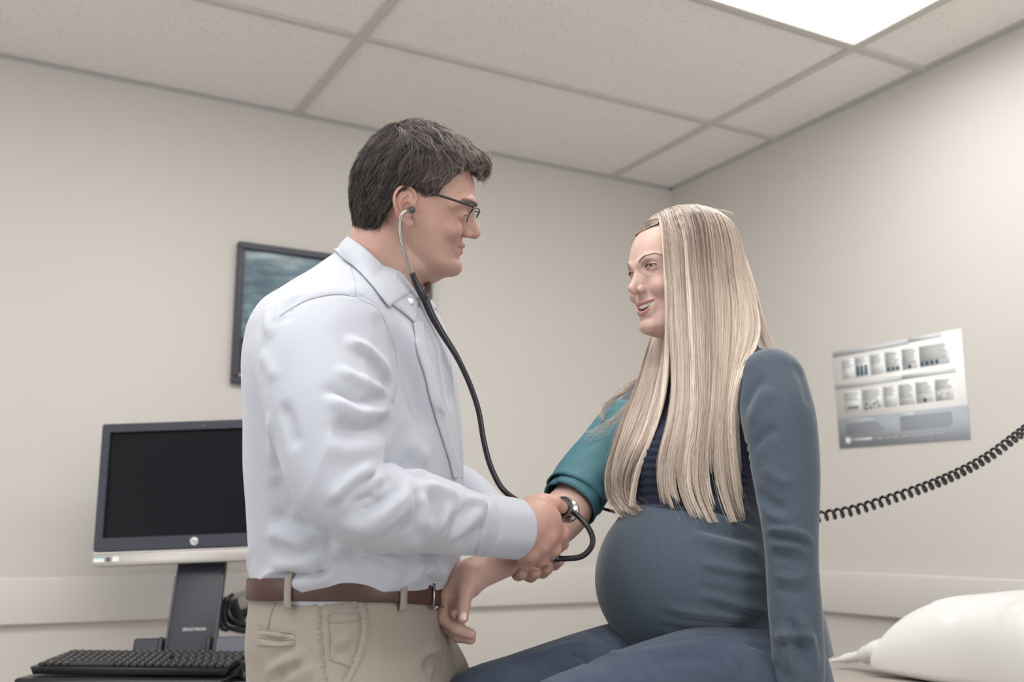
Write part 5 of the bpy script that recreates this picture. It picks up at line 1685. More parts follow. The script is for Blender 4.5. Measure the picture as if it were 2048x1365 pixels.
# the cap close to the skull
capf = Field()
capf.loft([(z, (a + b) / 2, 0, (a - b) / 2, (a - b) / 2, w_) for z, a, b, w_ in [(-6, 1, -8.2, 6.0), (-3, 2, -9, 6.7), (0, 3, -9.6, 7.2), (3, 3.8, -9.9, 7.5), (6, 5.5, -9.8, 7.6), (8.5, 7.2, -9.0, 7.2), (10.4, 6.2, -7.6, 6.1), (11.8, 3.6, -5.4, 4.4), (12.5, 1.0, -2.6, 1.8)]], (1, 0), k=.5)
capf.fn(lambda X: np.maximum(4.4 - X[:, 0], X[:, 2] - 8.9), (-14, -12, -12), (14, 12, 15), k=.3, sub=True)      # clear of the face
cv, cq = capf.mesh(np.linspace(-12, 10, 90), np.linspace(-9, 9, 75), np.linspace(-7, 14, 85))
cv = WL.out(relax(cv, cq, 2))
ctree = bvh(cv, cq)

NH = 30
gA = []
for i, r in enumerate(sheetA):
    x0 = np.interp(i, [0, 1, 2, 3, 4, 5, 6, 7, 8], [5.6, 5.2, 3.6, 1.2, -1.4, -3.8, -5.6, -6.6, -7.4])
    rt_ = snap(ctree, WL.out(np.array([(x0, 1.0, 13.0), (x0, 3.0, 12.6), (x0 - .1, 5.0, 11.6)])), .003)
    body_ = np.array([P(*q) for q in r[1:]])
    g = spline(np.vstack([rt_, body_]), NH)
    for tr, gap in ((wtree, .011), (wbody_tree, .011), (ctree, .006)):
        for k in range(2, NH):
            e = np.array([0, 0, CAM_H]); d = g[k] - e; L_ = np.linalg.norm(d); d /= L_
            h = tr.ray_cast(EYE, Vector(d))
            if h[0] is not None and h[3] < L_ + gap: g[k] = e + d * (h[3] - gap)
    g = smooth_path(g, 6)
    for tr, gap in ((ctree, .013), (wbody_tree, .013)):
        for k in range(0, NH):
            h = tr.find_nearest(Vector(g[k]), .04)
            if h[0] is None: continue
            sd = (g[k] - np.array(h[0])) @ np.array(h[1])
            if sd < gap * min(1, .3 + k / 4): g[k] = g[k] + np.array(h[1]) * (gap * min(1, .3 + k / 4) - sd)
    gA.append(smooth_path(g, 1))
gL = [smooth_path(guide(r, NH, (wtree,))) for r in sheetL]
gF = []
for x0 in (7.4, 6.8, 6.0, 4.6, 2.6, .4, -2, -4.5, -6.5, -8.5):       # over the top to the far side, lying on the cap
    y0 = 3.8 if x0 > 3 else 1.6
    z0 = np.interp(x0, [-8, 3.5, 5, 6.2, 7.6], [12, 12.5, 11.6, 10.4, 8.9])
    rows = [(x0 - .2 * k + (.25 if x0 > 5 else 0) * k, y0 - 1.25 * k, z0 - .02 * k * k * 4) for k in range(9)]
    q = snap(ctree, WL.out(np.array(rows)), .0012)
    gF.append(spline(q, 16))
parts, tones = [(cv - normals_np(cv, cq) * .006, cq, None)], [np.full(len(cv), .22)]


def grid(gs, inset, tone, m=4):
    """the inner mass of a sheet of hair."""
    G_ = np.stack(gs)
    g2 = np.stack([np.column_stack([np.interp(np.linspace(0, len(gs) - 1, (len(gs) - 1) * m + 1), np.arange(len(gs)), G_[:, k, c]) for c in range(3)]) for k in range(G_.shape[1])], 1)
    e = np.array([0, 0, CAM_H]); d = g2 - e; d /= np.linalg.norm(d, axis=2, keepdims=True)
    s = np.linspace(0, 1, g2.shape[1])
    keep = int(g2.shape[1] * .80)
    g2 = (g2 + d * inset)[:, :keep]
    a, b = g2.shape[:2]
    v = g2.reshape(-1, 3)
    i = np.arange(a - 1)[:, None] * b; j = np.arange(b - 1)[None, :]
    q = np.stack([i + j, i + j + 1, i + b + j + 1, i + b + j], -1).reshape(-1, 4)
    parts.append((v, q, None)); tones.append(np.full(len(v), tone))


gap_sheet = [gA[0], gA[1]]
gL = gL + [gA[0]]
gA = gA[1:]
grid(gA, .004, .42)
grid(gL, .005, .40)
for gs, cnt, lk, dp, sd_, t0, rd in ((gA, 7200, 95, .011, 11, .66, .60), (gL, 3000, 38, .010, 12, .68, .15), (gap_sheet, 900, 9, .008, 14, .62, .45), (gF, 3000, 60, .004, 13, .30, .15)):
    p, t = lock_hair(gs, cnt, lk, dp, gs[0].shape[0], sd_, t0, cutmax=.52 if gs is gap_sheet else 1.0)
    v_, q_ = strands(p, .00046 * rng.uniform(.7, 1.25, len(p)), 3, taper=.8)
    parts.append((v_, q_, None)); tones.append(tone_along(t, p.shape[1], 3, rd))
# loose hairs: across the far shoulder, along the edges, at the crown
fly = []
rr = np.random.default_rng(77)
for k in range(46):
    j = rr.normal(0, 1, 6)
    fly.append(spline([P(1290 + 3 * j[0], 748 + 5 * j[1], 1.80), P(1252 + 5 * j[2], 782 + 5 * j[3], 1.825), P(1216 + 5 * j[0], 808 + 6 * j[4], 1.835), P(1203 + 3 * j[5], 826 + 6 * j[1], 1.83), P(1206 + 3 * j[2], 842 + 5 * j[3], 1.82)], NH))
for k in range(30):
    j = rr.normal(0, 1, 6)
    fly.append(spline([P(1262 + 4 * j[0], 806 + 8 * j[1], 1.765), P(1235 + 5 * j[2], 836 + 5 * j[3], 1.785), P(1206 + 8 * j[0], 854 + 6 * j[4], 1.79), P(1176 + 12 * j[5], 872 + 7 * j[1], 1.785)], NH))
for k in range(70):
    u = rr.uniform(0, 5.8); i = int(u); t = u - i
    b = gA[i] * (1 - t) + gA[min(i + 1, 7)] * t
    amp = rr.normal(0, .007, 3); s = np.linspace(0, 1, NH)[:, None]
    fly.append(b + amp * np.sin(s * rr.uniform(2, 5)) * s + np.array([0, -.004, 0]))
for k in range(60):
    u = rr.uniform(0, 3 - 1e-3); i = int(u); t = u - i
    b = gL[i] * (1 - t) + gL[min(i + 1, 3)] * t
    amp = rr.normal(0, .010, 3); s = np.linspace(0, 1, NH)[:, None]
    fly.append(b + amp * np.sin(s * rr.uniform(2, 5)) * s)
for k in range(70):
    x = rr.uniform(1325, 1450); y = np.interp(x, [1325, 1345, 1400, 1435, 1455], [438, 430, 421, 423, 434])
    h_ = rr.uniform(1, 4); dx = rr.uniform(8, 30)
    fly.append(spline([P(x, y + 2, 1.75), P(x + dx * .3, y - h_, 1.745), P(x + dx * .7, y - h_ * .9, 1.74), P(x + dx, y + 3, 1.735)], NH))
v_, q_ = strands(np.array(fly), .00030, 3, taper=.8)
parts.append((v_, q_, None)); tones.append(np.full(len(v_), .62))
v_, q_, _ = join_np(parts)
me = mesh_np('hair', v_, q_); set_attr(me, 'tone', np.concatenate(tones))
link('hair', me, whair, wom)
# brows and lashes
lashm = Mat('lash', lin(28, 24, 26), 0.5).m
for s in (-1, 1):
    la = []
    for k in range(150):
        u = rng.uniform(0, 1)
        c0 = np.array([np.interp(u, [0, .45, 1], [9.95, 9.35, 7.6]), s * np.interp(u, [0, .45, 1], [1.3, 2.8, 4.9]), np.interp(u, [0, .25, .5, .75, 1], [2.7, 3.25, 3.6, 3.6, 3.1]) + rng.normal(0, .11) * (1 - .6 * u)])
        d = np.array([-.35 - .3 * u, s * .7, .35 - .6 * u]) * rng.uniform(.45, .8)
        la.append([c0, c0 + d * .5 + [.06, 0, .02], c0 + d])
    la = np.array(la); cshape = la.shape
    b0 = snap(wbody_tree, WL.out(la[:, 0])); mv = b0 - WL.out(la[:, 0]); la = WL.out(la.reshape(-1, 3)).reshape(cshape) + mv[:, None, :]
    la[:, 2] = snap(wbody_tree, la[:, 2], .0006); la[:, 1] = snap(wbody_tree, la[:, 1], .0008)
    v_, q_ = strands(la, .00020, 3)
    me = mesh_np('eyebrow', v_, q_); set_attr(me, 'tone', np.full(len(v_), .22)); link('eyebrow', me, whair, wom)
    la = []
    for k in range(120):
        u = rng.uniform(0, 1)
        c0 = np.array([np.interp(u, [0, .35, .7, 1], [8.72, 8.98, 8.78, 8.15]), s * np.interp(u, [0, .35, .7, 1], [1.85, 2.7, 3.5, 4.25]), np.interp(u, [0, .35, .7, 1], [1.72, 1.98, 1.95, 1.72])])
        out = np.array([.75, s * (.1 + .45 * u), .12 + .25 * u]) * rng.uniform(.35, .58) * (1 if s > 0 else .55)
        la.append([c0 - out * .1, c0 + out * .5 + [0, 0, -.07], c0 + out])
    for k in range(60):
        u = rng.uniform(0, 1)
        c0 = np.array([np.interp(u, [0, .5, 1], [8.65, 8.85, 8.15]), s * np.interp(u, [0, .5, 1], [1.9, 3.0, 4.2]), np.interp(u, [0, .5, 1], [1.42, 1.50, 1.55])])
        out = np.array([.5, s * (.1 + .35 * u), -.2]) * rng.uniform(.3, .5)
        la.append([c0, c0 + out * .5, c0 + out])
    v_, q_ = strands(np.array(la), .026, 3)
    link('eyelashes', mesh_np('eyelashes', WL.out(v_), q_), lashm, wom)
# ---------------------------------------------------------------- what they wear on the face, hold and use
black_rub = Mat('black_rubber', lin(22, 22, 30), 0.32, spec=0.5, coat=0.2).m
steel = Mat('polished_steel', lin(200, 198, 196), 0.18, metal=1.0).m
tube_metal = Mat('tube_metal', lin(150, 147, 145), 0.28, metal=1.0).m
grey_rub = Mat('grey_rubber', lin(74, 76, 82), 0.4).m


def clear_of(tree, pts, gap):
    """ease points towards the viewer's side of a surface they would run inside."""
    out = []
    for p in pts:
        d = p - np.array([0, 0, CAM_H]); L_ = np.linalg.norm(d); d = d / L_
        h = tree.ray_cast(EYE, Vector(d))
        if h[0] is not None and h[3] < L_ + gap and h[3] > L_ - .08: p = np.array([0, 0, CAM_H]) + d * (h[3] - gap)
        out.append(p)
    return np.array(out)


# ---- eyeglasses
gl = empty('eyeglasses', MI, 'black half-rim eyeglasses on the standing person', 'glasses')
gl_black = Mat('glasses_black', lin(26, 24, 26), 0.3, spec=0.5).m
lens = bpy.data.materials.new('lens_glass'); lens.use_nodes = True
nt = lens.node_tree; nt.nodes.clear()
o_ = nt.nodes.new('ShaderNodeOutputMaterial'); mx = nt.nodes.new('ShaderNodeMixShader'); tr = nt.nodes.new('ShaderNodeBsdfTransparent'); gs = nt.nodes.new('ShaderNodeBsdfGlossy'); 
tr.inputs[0].default_value = (.97, .975, .975, 1); gs.inputs['Roughness'].default_value = .02; mx.inputs[0].default_value = .07
nt.links.new(tr.outputs[0], mx.inputs[1]); nt.links.new(gs.outputs[0], mx.inputs[2]); nt.links.new(mx.outputs[0], o_.inputs[0])


def gx(y, z): return 11.15 - .043 * max(0, abs(y) - 1) ** 2 + (z - 2.2) * .24


for s in (-1, 1):
    cx, cz, a, b = 3.85 * s, .72, 2.55, 1.5
    rim = []
    for k in range(48):
        t = k / 48 * 2 * math.pi
        yy = cx + a * math.copysign(abs(math.cos(t)) ** .72, math.cos(t)); zz = cz + b * math.copysign(abs(math.sin(t)) ** .72, math.sin(t))
        rim.append((gx(yy, zz), yy, zz))
    rim = np.array(rim)
    order = np.argsort(rim[:, 1] * s)
    bm_ = bmesh.new()
    f_ = [bm_.verts.new(ML.out(p + np.array([.06, 0, 0]))) for p in rim]; b_ = [bm_.verts.new(ML.out(p - np.array([.06, 0, 0]))) for p in rim]
    bm_.faces.new(f_); bm_.faces.new(b_[::-1])
    for k in range(48): bm_.faces.new((f_[k], f_[(k + 1) % 48], b_[(k + 1) % 48], b_[k]))
    bmesh.ops.recalc_face_normals(bm_, faces=bm_.faces)
    me = bpy.data.meshes.new('lens'); bm_.to_mesh(me); bm_.free(); link('lens', me, lens, gl, False)
    up_r = np.array([p for p in rim if p[2] > cz + .15])
    up_r = up_r[np.argsort(np.arctan2(up_r[:, 2] - cz + .0, (up_r[:, 1] - cx)))]
    tube('top_rim', ML.out(spline(up_r, 40)), .0013, gl_black, gl, 8)
    outer = np.array([p for p in rim if (p[1] - cx) * s > a * .80])
    outer = outer[np.argsort(outer[:, 2])]
    tube('side_rim', ML.out(spline(outer, 24)), .0009, gl_black, gl, 8)
    # temple: a flat bar from the hinge to over the ear
    pth = spline([(gx(6.4, 2.1) + .05, 6.35 * s, 2.1), (9.85, 6.95 * s, 2.18), (8.5, 7.2 * s, 2.35), (4.9, 7.35 * s, 2.75), (1.0, 7.40 * s, 3.05), (-.5, 7.35 * s, 2.7), (-1.9, 7.15 * s, 1.2)], 60)
    t_, n_, b2 = frames(pth)
    hgt = np.interp(np.arange(60), [0, 5, 8, 25, 45, 59], [.30, .30, .36, .40, .30, .22])
    v = []
    for i in range(60):
        yv = np.array([0, 1, 0.0]); zv = np.cross(t_[i], yv); zv /= np.linalg.norm(zv); yv = np.cross(zv, t_[i])
        for aa, bb in ((-1, -1), (1, -1), (1, 1), (-1, 1)): v.append(pth[i] + zv * hgt[i] / 2 * aa + yv * .09 * bb)
    q = [(i * 4 + j, i * 4 + (j + 1) % 4, (i + 1) * 4 + (j + 1) % 4, (i + 1) * 4 + j) for i in range(59) for j in range(4)]
    q += [(3, 2, 1, 0), (59 * 4, 59 * 4 + 1, 59 * 4 + 2, 59 * 4 + 3)]
    link('temple', mesh_np('temple', ML.out(np.array(v)), np.array(q)), gl_black, gl, False)
tube('bridge', ML.out(spline([(gx(1.4, 1.6), -1.4, 1.6), (11.15, -.6, 1.95), (11.2, 0, 2.0), (11.15, .6, 1.95), (gx(1.4, 1.6), 1.4, 1.6)], 20)), .0010, gl_black, gl, 8)

# ---- stethoscope
stt = empty('stethoscope', MI, 'black-tubed stethoscope worn in the ears and pressed to the inside of the elbow', 'stethoscope')
ear_n, ear_f = ML.out((.85, -7.6, -.25)), ML.out((.85, 7.6, -.25))
for nm, pth in (('ear_tube', [ear_n, P(815, 421, 1.487), P(806, 427, 1.484), P(800, 441, 1.484), P(801, 470, 1.487), P(809, 508, 1.492), P(823, 545, 1.497), P(827, 553, 1.499)]),):
    tube(nm, spline(pth, 60), .0028, tube_metal, stt, 12)
tube('ear_tube', spline([ear_f, ML.out((.3, 8.7, -.8)), ML.out((-.5, 9.2, -3.5)), P(838, 520, 1.68), P(852, 552, 1.63)], 50), .0028, tube_metal, stt, 12)
for e_, s in ((ear_n, -1), (ear_f, 1)):
    m = MB(); c = Vector(e_); ax = Vector(mR[:, 1] * s)
    m.sphere(c, .0056); m.sphere(c + ax * .004, .0042)
    m.build('ear_tip', grey_rub, stt, True)
Yj = P(850, 598, 1.518)
tube('yoke_tube', spline([P(824, 546, 1.4975), P(832, 566, 1.502), P(842, 585, 1.509), Yj], 24), np.linspace(.0046, .0066, 24), black_rub, stt, 14)
tube('yoke_tube', spline([P(852, 549, 1.635), P(856, 566, 1.60), P(855, 584, 1.55), Yj], 24), np.linspace(.0046, .0062, 24), black_rub, stt, 14)
main = [Yj, P(862, 628, 1.525), P(883, 665, 1.535), P(913, 713, 1.55), P(939, 768, 1.557), (P(957, 822, 1.562)), P(967, 880, 1.567), P(980, 930, 1.574), P(1000, 972, 1.582), P(1022, 994, 1.592), P(1046, 1008, 1.603), P(1068, 1030, 1.612), P(1086, 1070, 1.612), P(1096, 1104, 1.606), P(1110, 1117, 1.600),
        P(1135, 1118, 1.596), P(1163, 1114, 1.592), P(1181, 1098, 1.588), P(1186, 1080, 1.587), P(1178, 1058, 1.590), P(1162, 1038, 1.596), P(1148, 1026, 1.602), P(1138, 1020, 1.606)]
mp = spline(main, 220)
mp[:70] = clear_of(stree, mp[:70], .006)
for _ in range(4): mp[1:-1] = mp[1:-1] * .5 + (mp[:-2] + mp[2:]) * .25
tube('tubing', mp, np.concatenate([np.linspace(.0064, .0046, 40), np.full(180, .0044)]), black_rub, stt, 14)
m = MB(); a_, b_ = Vector(P(1107, 1117, 1.601)), Vector(P(1119, 1118, 1.599))
m.cyl(a_, b_, .0058, n=18); m.build('tube_collar', black_rub, stt, True)
cn = np.array([-.50, -.80, .30]); cn /= np.linalg.norm(cn)
cc = P(1127, 1017, 1.601)


def lathe(c, axd, prof, mat, name, parent, n=40):
    axd = axd / np.linalg.norm(axd)
    u = np.cross(axd, [0, 0, 1.0]); u /= np.linalg.norm(u); w_ = np.cross(axd, u)
    a = np.arange(n) * 2 * math.pi / n
    v = np.vstack([c + axd * h_ + 1.18 * r * (np.cos(a)[:, None] * u + np.sin(a)[:, None] * w_) for r, h_ in prof])
    k = len(prof)
    i = np.arange(k - 1)[:, None] * n; j = np.arange(n)[None, :]; j2 = (j + 1) % n
    q = np.stack([i + j, i + j2, i + n + j2, i + n + j], -1).reshape(-1, 4)
    return link(name, mesh_np(name, v, q), mat, parent)


lathe(cc, cn, [(.0001, .0015), (.008, .001), (.0120, .0035), (.0128, .0042), (.0136, .003), (.010, -.003), (.005, -.006), (.005, -.012), (.0001, -.012)], steel, 'bell', stt)
lathe(cc, cn, [(.0122, .0046), (.0132, .0060), (.0150, .0056), (.0156, .0036), (.0148, .0018), (.0130, .0022), (.0122, .0046)], grey_rub, 'bell_rim', stt)
lathe(cc - cn * .012, cn, [(.0001, .002), (.006, .002), (.0145, -.001), (.0158, -.003), (.0158, -.006), (.014, -.0072), (.0001, -.0072)], steel, 'diaphragm', stt)

# ---- blood pressure cuff and its hose
bp = empty('blood_pressure_cuff', MI, 'teal blood pressure cuff wrapped round the upper arm of the seated person', 'blood pressure cuff')
teal = Mat('teal_nylon', lin(62, 106, 116), 0.6, spec=0.25)
_n1 = teal.noise(36, 4, teal.coords()); _n2 = teal.noise(1500, 2, teal.coords())
teal.col(teal.mix(_n1, lin(56, 98, 109), lin(74, 116, 124)))
teal.bump(_n2, .2, .0005, teal.bump(_n1, .5, .004))
A_, B_ = P(1258, 846, 1.893), P(1148, 996, 1.776)
ax_d = (B_ - A_) / np.linalg.norm(B_ - A_)


def wrap(name, t0, t1, r0, r1, th0, th1, thick, mat, parent, wob=.0015, seed=0, slant=0.0):
    """a strap round the arm, from angle th0 to th1, t along the arm."""
    u = np.array([0, 0, 1.0]) - ax_d * ax_d[2]; u /= np.linalg.norm(u); w_ = np.cross(ax_d, u)
    nu, nv = 90, 26
    L_ = np.linalg.norm(B_ - A_)
    v = []
    for i in range(nu):
        th = th0 + (th1 - th0) * i / (nu - 1)
        for j in range(nv):
            t = t0 + (t1 - t0) * j / (nv - 1) + slant * math.cos(th)
            r = r0 + (r1 - r0) * j / (nv - 1) + .004 * (i / (nu - 1))
            r += wob * (math.sin(3 * th + 5 * t + seed) * .6 + math.sin(7 * th - 9 * t + 2 * seed) * .35)
            r -= .0015 * (math.exp(-((j - 2) / 1.2) ** 2) + math.exp(-((j - nv + 3) / 1.2) ** 2))
            v.append(A_ + ax_d * L_ * t + r * (math.cos(th) * u + math.sin(th) * w_))
    q = [(i * nv + j, i * nv + j + 1, (i + 1) * nv + j + 1, (i + 1) * nv + j) for i in range(nu - 1) for j in range(nv - 1)]
    o = link(name, mesh_np(name, np.array(v), q), mat, parent)
    md = o.modifiers.new('thick', 'SOLIDIFY'); md.thickness = thick; md.offset = 0
    return o


wrap('inner_layer', .08, 1.09, .0465, .0470, 0, 2 * math.pi, .003, teal.m, bp, .0012, 1)
wrap('outer_layer', -.02, .98, .0500, .0505, 2.2, 2.2 + 5.9, .003, teal.m, bp, .0018, 2, .03)
lbl = Mat('cuff_label', lin(34, 38, 52), .5).m
lw = Mat('cuff_label_edge', lin(190, 196, 200), .5).m
lp = P(1213, 978, 1.765)
ln = np.array([.25, -.95, -.2]); ln /= np.linalg.norm(ln)
lx = ax_d - ln * (ax_d @ ln); lx /= np.linalg.norm(lx); lz = np.cross(ln, lx)
def patch(name, c, sx, sz, th, mat, parent):
    m = MB(); Mx = Matrix(((lx[0], ln[0], lz[0], c[0]), (lx[1], ln[1], lz[1], c[1]), (lx[2], ln[2], lz[2], c[2]), (0, 0, 0, 1)))
    m.box((0, 0, 0), (sx, th, sz), .0004, Mx); return m.build(name, mat, parent)
hose = [P(1195, 1012, 1.785), P(1206, 1018, 1.80), P(1245, 1028, 1.85), P(1300, 1040, 1.95), P(1420, 1052, 2.02), P(1540, 1050, 2.04), P(1596, 1046, 2.04)]
cl = [(1596, 1046, 2.04), (1640, 1034, 2.05), (1709, 1021, 2.07), (1780, 999, 2.09), (1845, 977, 2.11), (1911, 950, 2.14), (1976, 915, 2.17), (2036, 871, 2.20), (2110, 815, 2.26), (2190, 750, 2.32)]
cp = spline([P(*r) for r in cl], 1700)
t_, n_, b2 = frames(cp)
ln_ = np.linalg.norm(np.diff(cp, axis=0), axis=1).sum()
turns = ln_ / .0182
ph = np.linspace(0, turns * 2 * math.pi, 1700)
am = np.minimum(1, np.minimum(np.linspace(0, 40, 1700), np.linspace(40, 0, 1700)))
coil = cp + (np.cos(ph)[:, None] * n_ + np.sin(ph)[:, None] * b2) * (.0088 * am)[:, None]
hs = empty('cuff_hose', MI, 'black coiled hose running from the teal cuff behind the seated person to the wall', 'hose')
tube('straight_hose', spline(hose, 60), .0030, black_rub, hs, 10)
tube('coil', coil, .0030, black_rub, hs, 8)
ge = P(2190, 750, 2.32)
g_room = STAGE @ Vector(ge)
gg = empty('wall_gauge', Matrix.Translation((0, g_room.y, g_room.z)), 'wall-mounted dial gauge where the coiled black hose ends', 'gauge')
m = MB(); m.box((-.03, 0, .05), (.06, .14, .16), .012); m.build('housing', Mat('gauge_plastic', lin(60, 62, 68), .4).m, gg)
m = MB(); m.cyl((-.058, 0, .06), (-.066, 0, .06), .06, n=40); m.build('dial', Mat('gauge_face', lin(235, 235, 232), .4).m, gg)
m = MB(); m.cyl(Vector((g_room.x - 0.0, 0, 0)), Vector((-.03, 0, 0)), .005, n=12); m.build('hose_port', black_rub, gg)

# ---- examination table and pillow (room frame)
tb = empty('examination_table', Matrix.Translation((-.83, -1.54, 0)), 'taupe padded examination table the pregnant person sits on', 'examination table')
vinyl = Mat('taupe_vinyl', lin(172, 163, 157), .5, spec=.35)
vinyl.bump(vinyl.noise(400, 3, vinyl.coords()), .15, .0006)
m = MB(); m.box((.0, 0, .748), (1.44, .82, .085), .025, seg=4); m.build('pad', vinyl.m, tb, True)
m = MB(); m.box((.03, 0, .40), (1.30, .66, .60), .015); m.build('cabinet', Mat('table_laminate', lin(196, 188, 178), .5).m, tb)
for k in range(3):
    m = MB(); m.box((-.35 + .42 * k, -.338, .42), (.39, .018, .5), .004); d = m.build('door', Mat('table_door', lin(204, 196, 186), .45).m, tb)
    m = MB(); m.cyl((-.35 + .42 * k + .13, -.365, .60), (-.35 + .42 * k + .13, -.365, .48), .006); m.build('handle', steel, d, True)
m = MB(); m.box((.03, 0, .05), (1.2, .58, .10), .005); m.build('plinth', Mat('table_plinth', lin(60, 56, 54), .6).m, tb)

pw = Mat('pillow_cover', lin(224, 223, 222), .75, spec=.2, sheen=.1)
pw.bump(pw.noise(1100, 2, pw.coords()), .12, .0005)
v, nu = [], 110
hx_, hy_, hz_ = .235, .318, .098
for side in (1, -1):
    for i in range(nu):
        for j in range(nu):
            a, b = i / (nu - 1) * 2 - 1, j / (nu - 1) * 2 - 1
            ca, cb = math.copysign(abs(a) ** .85, a), math.copysign(abs(b) ** .85, b)
            prof = max(0, 1 - abs(ca) ** 3.0) ** .36 * max(0, 1 - abs(cb) ** 3.2) ** .36
            pin = 1 - .10 * (1 - abs(cb) ** 2) * (abs(ca) ** 4) * 1.0
            pin2 = 1 - .07 * (1 - abs(ca) ** 2) * (abs(cb) ** 4)
            x = ca * hx_ * pin; y = cb * hy_ * pin2
            v.append((x, y, side * hz_ * prof))
v = np.array(v)
q = []
for s in range(2):
    o = s * nu * nu
    for i in range(nu - 1):
        for j in range(nu - 1):
            f_ = (o + i * nu + j, o + (i + 1) * nu + j, o + (i + 1) * nu + j + 1, o + i * nu + j + 1)
            q.append(f_ if s == 0 else f_[::-1])
# soft dents and creases
w_ = np.clip(1 - np.abs(v[:, 0] / hx_) ** 6, 0, 1)
ang_ = np.arctan2(v[:, 1], v[:, 0]); rad_ = np.hypot(v[:, 0] / hx_, v[:, 1] / hy_)
cre = np.zeros(len(v))
rp = np.random.default_rng(3)
for k in range(26):
    a0 = rp.uniform(-math.pi, math.pi); p0 = np.array([hx_ * math.cos(a0) * .95, hy_ * math.sin(a0) * .95]); d0 = -p0 / np.linalg.norm(p0); d0 = d0 + rp.normal(0, .35, 2); d0 /= np.linalg.norm(d0)
    rel = v[:, :2] - p0; al = rel @ d0; pe = rel @ np.array([-d0[1], d0[0]])
    L0 = rp.uniform(.08, .2)
    cre += rp.choice([-1, 1]) * rp.uniform(.4, 1) * np.exp(-(pe / rp.uniform(.006, .014)) ** 2) * np.clip(al / .02, 0, 1) * np.clip(1 - al / L0, 0, 1)
v[:, 2] += np.sign(v[:, 2] + 1e-9) * (cre * .0060 + pn(v, 11, 9) * .005) * np.clip(np.abs(v[:, 2]) / .03, 0, 1)
v[:, 2] = np.where(v[:, 2] < 0, v[:, 2] * .30, v[:, 2] * 1.80)
v[:, 2] = np.maximum(v[:, 2], -.022)
me = mesh_np('pillow', v, q)
bm_ = bmesh.new(); bm_.from_mesh(me); bmesh.ops.remove_doubles(bm_, verts=bm_.verts, dist=.0006); bm_.to_mesh(me); bm_.free()
pl = link('pillow', me, pw.m, None)
pl.matrix_world = Matrix.Translation((-.262, -1.622, .8135)) @ Matrix.Rotation(math.radians(4), 4, 'Z')
tag(pl, 'white paper-covered pillow lying on the examination table', 'pillow')

# the loose tied corner of the pillow cover
pc = Field()
pc.tube([list(P(1770, 1304, 2.44)) + [.030], list(P(1742, 1310, 2.48)) + [.022], list(P(1720, 1314, 2.51)) + [.013], list(P(1698, 1317, 2.54)) + [.011], list(P(1678, 1320, 2.555)) + [.007], list(P(1662, 1322, 2.56)) + [.0025]], k=.004, n=40, squash=(np.array([U[0], U[1], 0.0]), .7))
lo_ = P(1662, 1319, 2.56); hi_ = P(1770, 1290, 2.44)
v_, q_ = pc.mesh(np.arange(lo_[0] - .02, hi_[0] + .08, .0035), np.arange(hi_[1] - .08, lo_[1] + .03, .0035), np.arange(lo_[2] - .05, hi_[2] + .08, .0035))
v_ = v_ + normals_np(v_, q_) * (pn(v_, 60, 3) * .0022)[:, None]
v_[:, 2] = np.maximum(v_[:, 2], .7925)
inv = pl.matrix_world.inverted() @ STAGE
v_ = np.array([list(inv @ Vector(p)) for p in v_])
link('pillow_corner', mesh_np('pillow_corner', v_, q_), pw.m, pl)
# ---------------------------------------------------------------- things on and along the walls
RM = STAGE.inverted()


def room_hit(px, py, ax, val):
    """where the sight line through a pixel meets the room plane axis = val."""
    e = STAGE @ Vector((0, 0, CAM_H)); d = (STAGE @ Vector(P(px, py, 1))) - e
    t = (val - e[ax]) / d[ax]
    return e + d * t


# ---- framed picture on the back wall
a, b, c = room_hit(478, 483, 1, -.02), room_hit(462, 766, 1, -.02), room_hit(864, 560, 1, -.02)
x0, x1, z0, z1 = (a.x + b.x) / 2, c.x, b.z, a.z
W_, H_ = x1 - x0, z1 - z0
pf = empty('framed_picture', Matrix.Translation(((x0 + x1) / 2, 0, (z0 + z1) / 2)), 'dark-framed landscape photograph hanging behind the standing person', 'picture')
fr_m = Mat('frame_black', lin(44, 46, 60), .35, spec=.5).m
fw_ = .020
for nm, cc_, ss in (('frame_rail', (0, -.0125, H_ / 2 - fw_ / 2), (W_, .025, fw_)), ('frame_rail', (0, -.0125, -H_ / 2 + fw_ / 2), (W_, .025, fw_)),
                    ('frame_stile', (-W_ / 2 + fw_ / 2, -.0125, 0), (fw_, .025, H_ - 2 * fw_)), ('frame_stile', (W_ / 2 - fw_ / 2, -.0125, 0), (fw_, .025, H_ - 2 * fw_))):
    m = MB(); m.box(cc_, ss, .002); m.build(nm, fr_m, pf)
art = Mat('landscape_print', (1, 1, 1, 1), .25, spec=.4)
tc = art.n('ShaderNodeTexCoord')
sp = art.n('ShaderNodeSeparateXYZ'); art.l(tc.outputs['Generated'], sp.inputs[0])
mp_ = art.n('ShaderNodeMapping'); mp_.inputs['Scale'].default_value = (2.0, 1, 5.5); art.l(tc.outputs['Generated'], mp_.inputs['Vector'])
cloud = art.noise(1.6, 6, mp_.outputs['Vector'], .6)
sky = art.ramp(cloud, [(.30, lin(52, 74, 92)), (.50, lin(96, 122, 134)), (.68, lin(160, 176, 180))])
mp2 = art.n('ShaderNodeMapping'); mp2.inputs['Scale'].default_value = (3.5, 1, 0); art.l(tc.outputs['Generated'], mp2.inputs['Vector'])
rid = art.noise(1.5, 5, mp2.outputs['Vector'], .55)
mt = art.n('ShaderNodeMath', operation='MULTIPLY_ADD'); art.l(rid, mt.inputs[0]); mt.inputs[1].default_value = .22; mt.inputs[2].default_value = .20
lt_ = art.n('ShaderNodeMath', operation='LESS_THAN'); art.l(sp.outputs['Z'], lt_.inputs[0]); art.l(mt.outputs[0], lt_.inputs[1])
land = art.ramp(art.noise(9, 5, tc.outputs['Generated']), [(.3, lin(38, 38, 52)), (.7, lin(62, 60, 74))])
